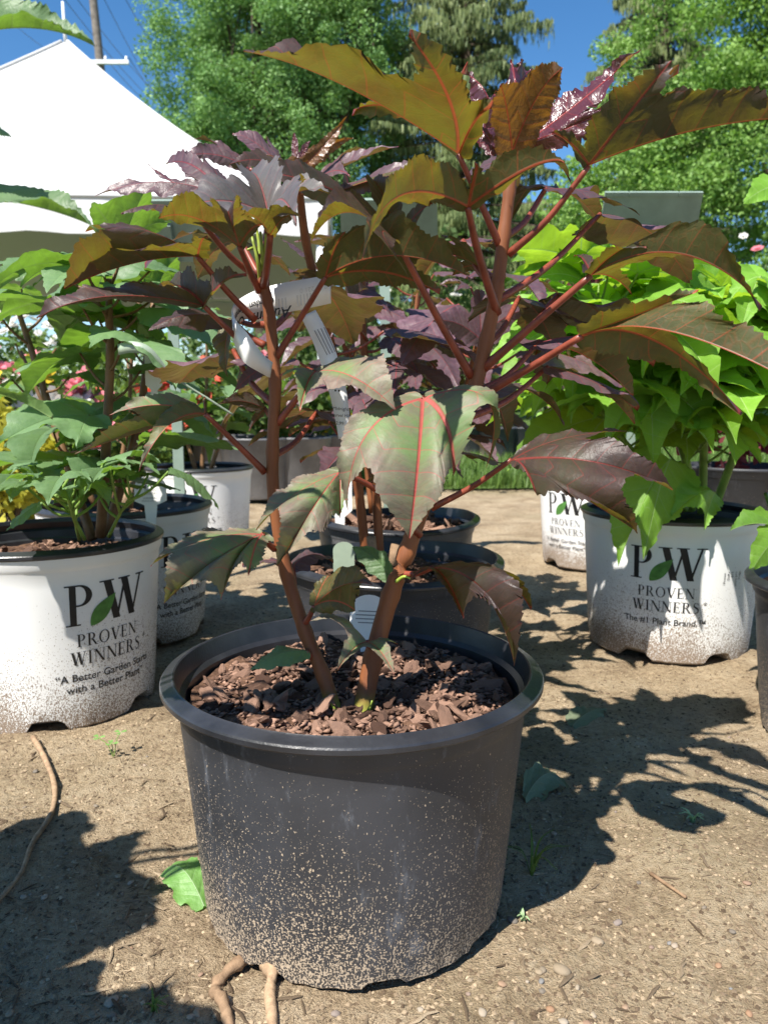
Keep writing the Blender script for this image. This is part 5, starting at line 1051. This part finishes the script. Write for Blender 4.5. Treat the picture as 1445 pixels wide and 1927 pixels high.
for k in range(6):
    bm = bmesh.new(); bmesh.ops.create_icosphere(bm, subdivisions=2, radius=1); r = random.Random(k)
    for v in bm.verts: n_ = 1 + .22 * (float(vnoise(np.array(v.co.x * 1.6 + k * 7 + 20), np.array(v.co.y * 1.6 + v.co.z * 1.1 + 20))) - .5) * 2; v.co *= n_; v.co.z *= .45; v.co.y *= .75
    me = bpy.data.meshes.new('pebble'); bm.to_mesh(me); bm.free(); me.materials.append(M['stone']); me.polygons.foreach_set('use_smooth', [True] * len(me.polygons)); PB.append(me)
r = random.Random(12)
def pebble(px, py, s, label, group=None):
    b = gz(px, py); o = link('pebble', r.choice(PB), None, b + Z(s * .2)); o.scale = (s, s, s * r.uniform(.8, 1.1)); o.rotation_euler = (r.uniform(-.2, .2), r.uniform(-.2, .2), r.uniform(0, 6.28)); return tag(o, label, 'pebble', group)
pebble(964, 1722, .0060, 'round tan pebble at the right foot of the black pot'); pebble(1124, 1762, .0062, 'round orange brown pebble on sunlit soil'); pebble(1057, 1826, .0085, 'dark grey flat stone half buried in sunlit soil'); pebble(210, 1878, .0075, 'grey stone in the shade left of the crooked root')
def free(px, py):
    q = G(px, py, 0)
    return all((q.x - c[0]) ** 2 + (q.y - c[1]) ** 2 > .165 ** 2 for c in ((HX, HY), (-.546, 1.235), (.585, 1.548), (.014, 1.245), (.705, 1.07)))
k = 0
while k < 85:
    px, py = r.uniform(-20, 1465), 1300 + 640 * r.random() ** .7
    if not free(px, py): continue
    pebble(px, py, r.uniform(.0018, .0048), 'small pebble scattered on the sandy soil', 'scattered pebbles'); k += 1
WC = []
for k in range(6):
    q = random.Random(k + 40); L_ = 1; v, f = tube([Vector((-1, 0, 0)), Vector((-.3, q.uniform(-.1, .1), .06)), Vector((.4, q.uniform(-.1, .1), .04)), Vector((1, 0, 0))], [.07, .13, .12, .04], 5, .3); v = [Vector((p_.x, p_.y * 1.3, p_.z * .6)) for p_ in v]; WC.append(mesh('wood_chip', v, f, M['litter'], smooth=False))
k = 0
while k < 150:
    px, py = r.uniform(-20, 1465), 1280 + 660 * r.random() ** .7
    if not free(px, py): continue
    o = link('wood_chip', r.choice(WC), None, gz(px, py, .0010)); s = r.uniform(.005, .014); o.scale = (s, s * r.uniform(.6, 1.1), s); o.rotation_euler = (r.uniform(-.2, .2), r.uniform(-.12, .12), r.uniform(0, 6.28)); tag(o, 'dry needle or bark sliver scattered on the sandy soil', 'wood chip', 'scattered slivers'); k += 1
# crumbs, needles and grit nobody could count
g = np.random.default_rng(99); n = 60000
d_ = .42 + 2.2 * g.random(n) ** 1.7; x_ = (g.random(n) * 2 - 1) * (.56 * d_ + .12); hh = hgt(x_, d_)
oc = np.array([(1, 0, 0), (-1, 0, 0), (0, 1, 0), (0, -1, 0), (0, 0, 1)], float); of = np.array([(0, 2, 4), (2, 1, 4), (1, 3, 4), (3, 0, 4)])
el = g.random(n) < .2; sx = np.where(el, g.uniform(.002, .008, n), (.0005 + .0030 * g.random(n) ** 2.5)); sy = np.where(el, g.uniform(.0002, .0006, n), sx * g.uniform(.6, 1, n)); sz = np.where(el, .0009, sx * .7)
an = g.random(n) * 6.283; sh = oc[None] * np.stack([sx, sy, sz], 1)[:, None, :]; ca, sa = np.cos(an)[:, None], np.sin(an)[:, None]
V = np.stack([sh[..., 0] * ca - sh[..., 1] * sa + x_[:, None], sh[..., 0] * sa + sh[..., 1] * ca + d_[:, None], sh[..., 2] + hh[:, None] + .0003], -1).reshape(-1, 3)
tag(link('ground_litter', mesh_np('ground_litter', V, (of[None] + (np.arange(n) * 5)[:, None, None]).reshape(-1, 3), M['litter'])), 'loose grit, needles and crumbs over the sandy soil', 'litter', kind='stuff')
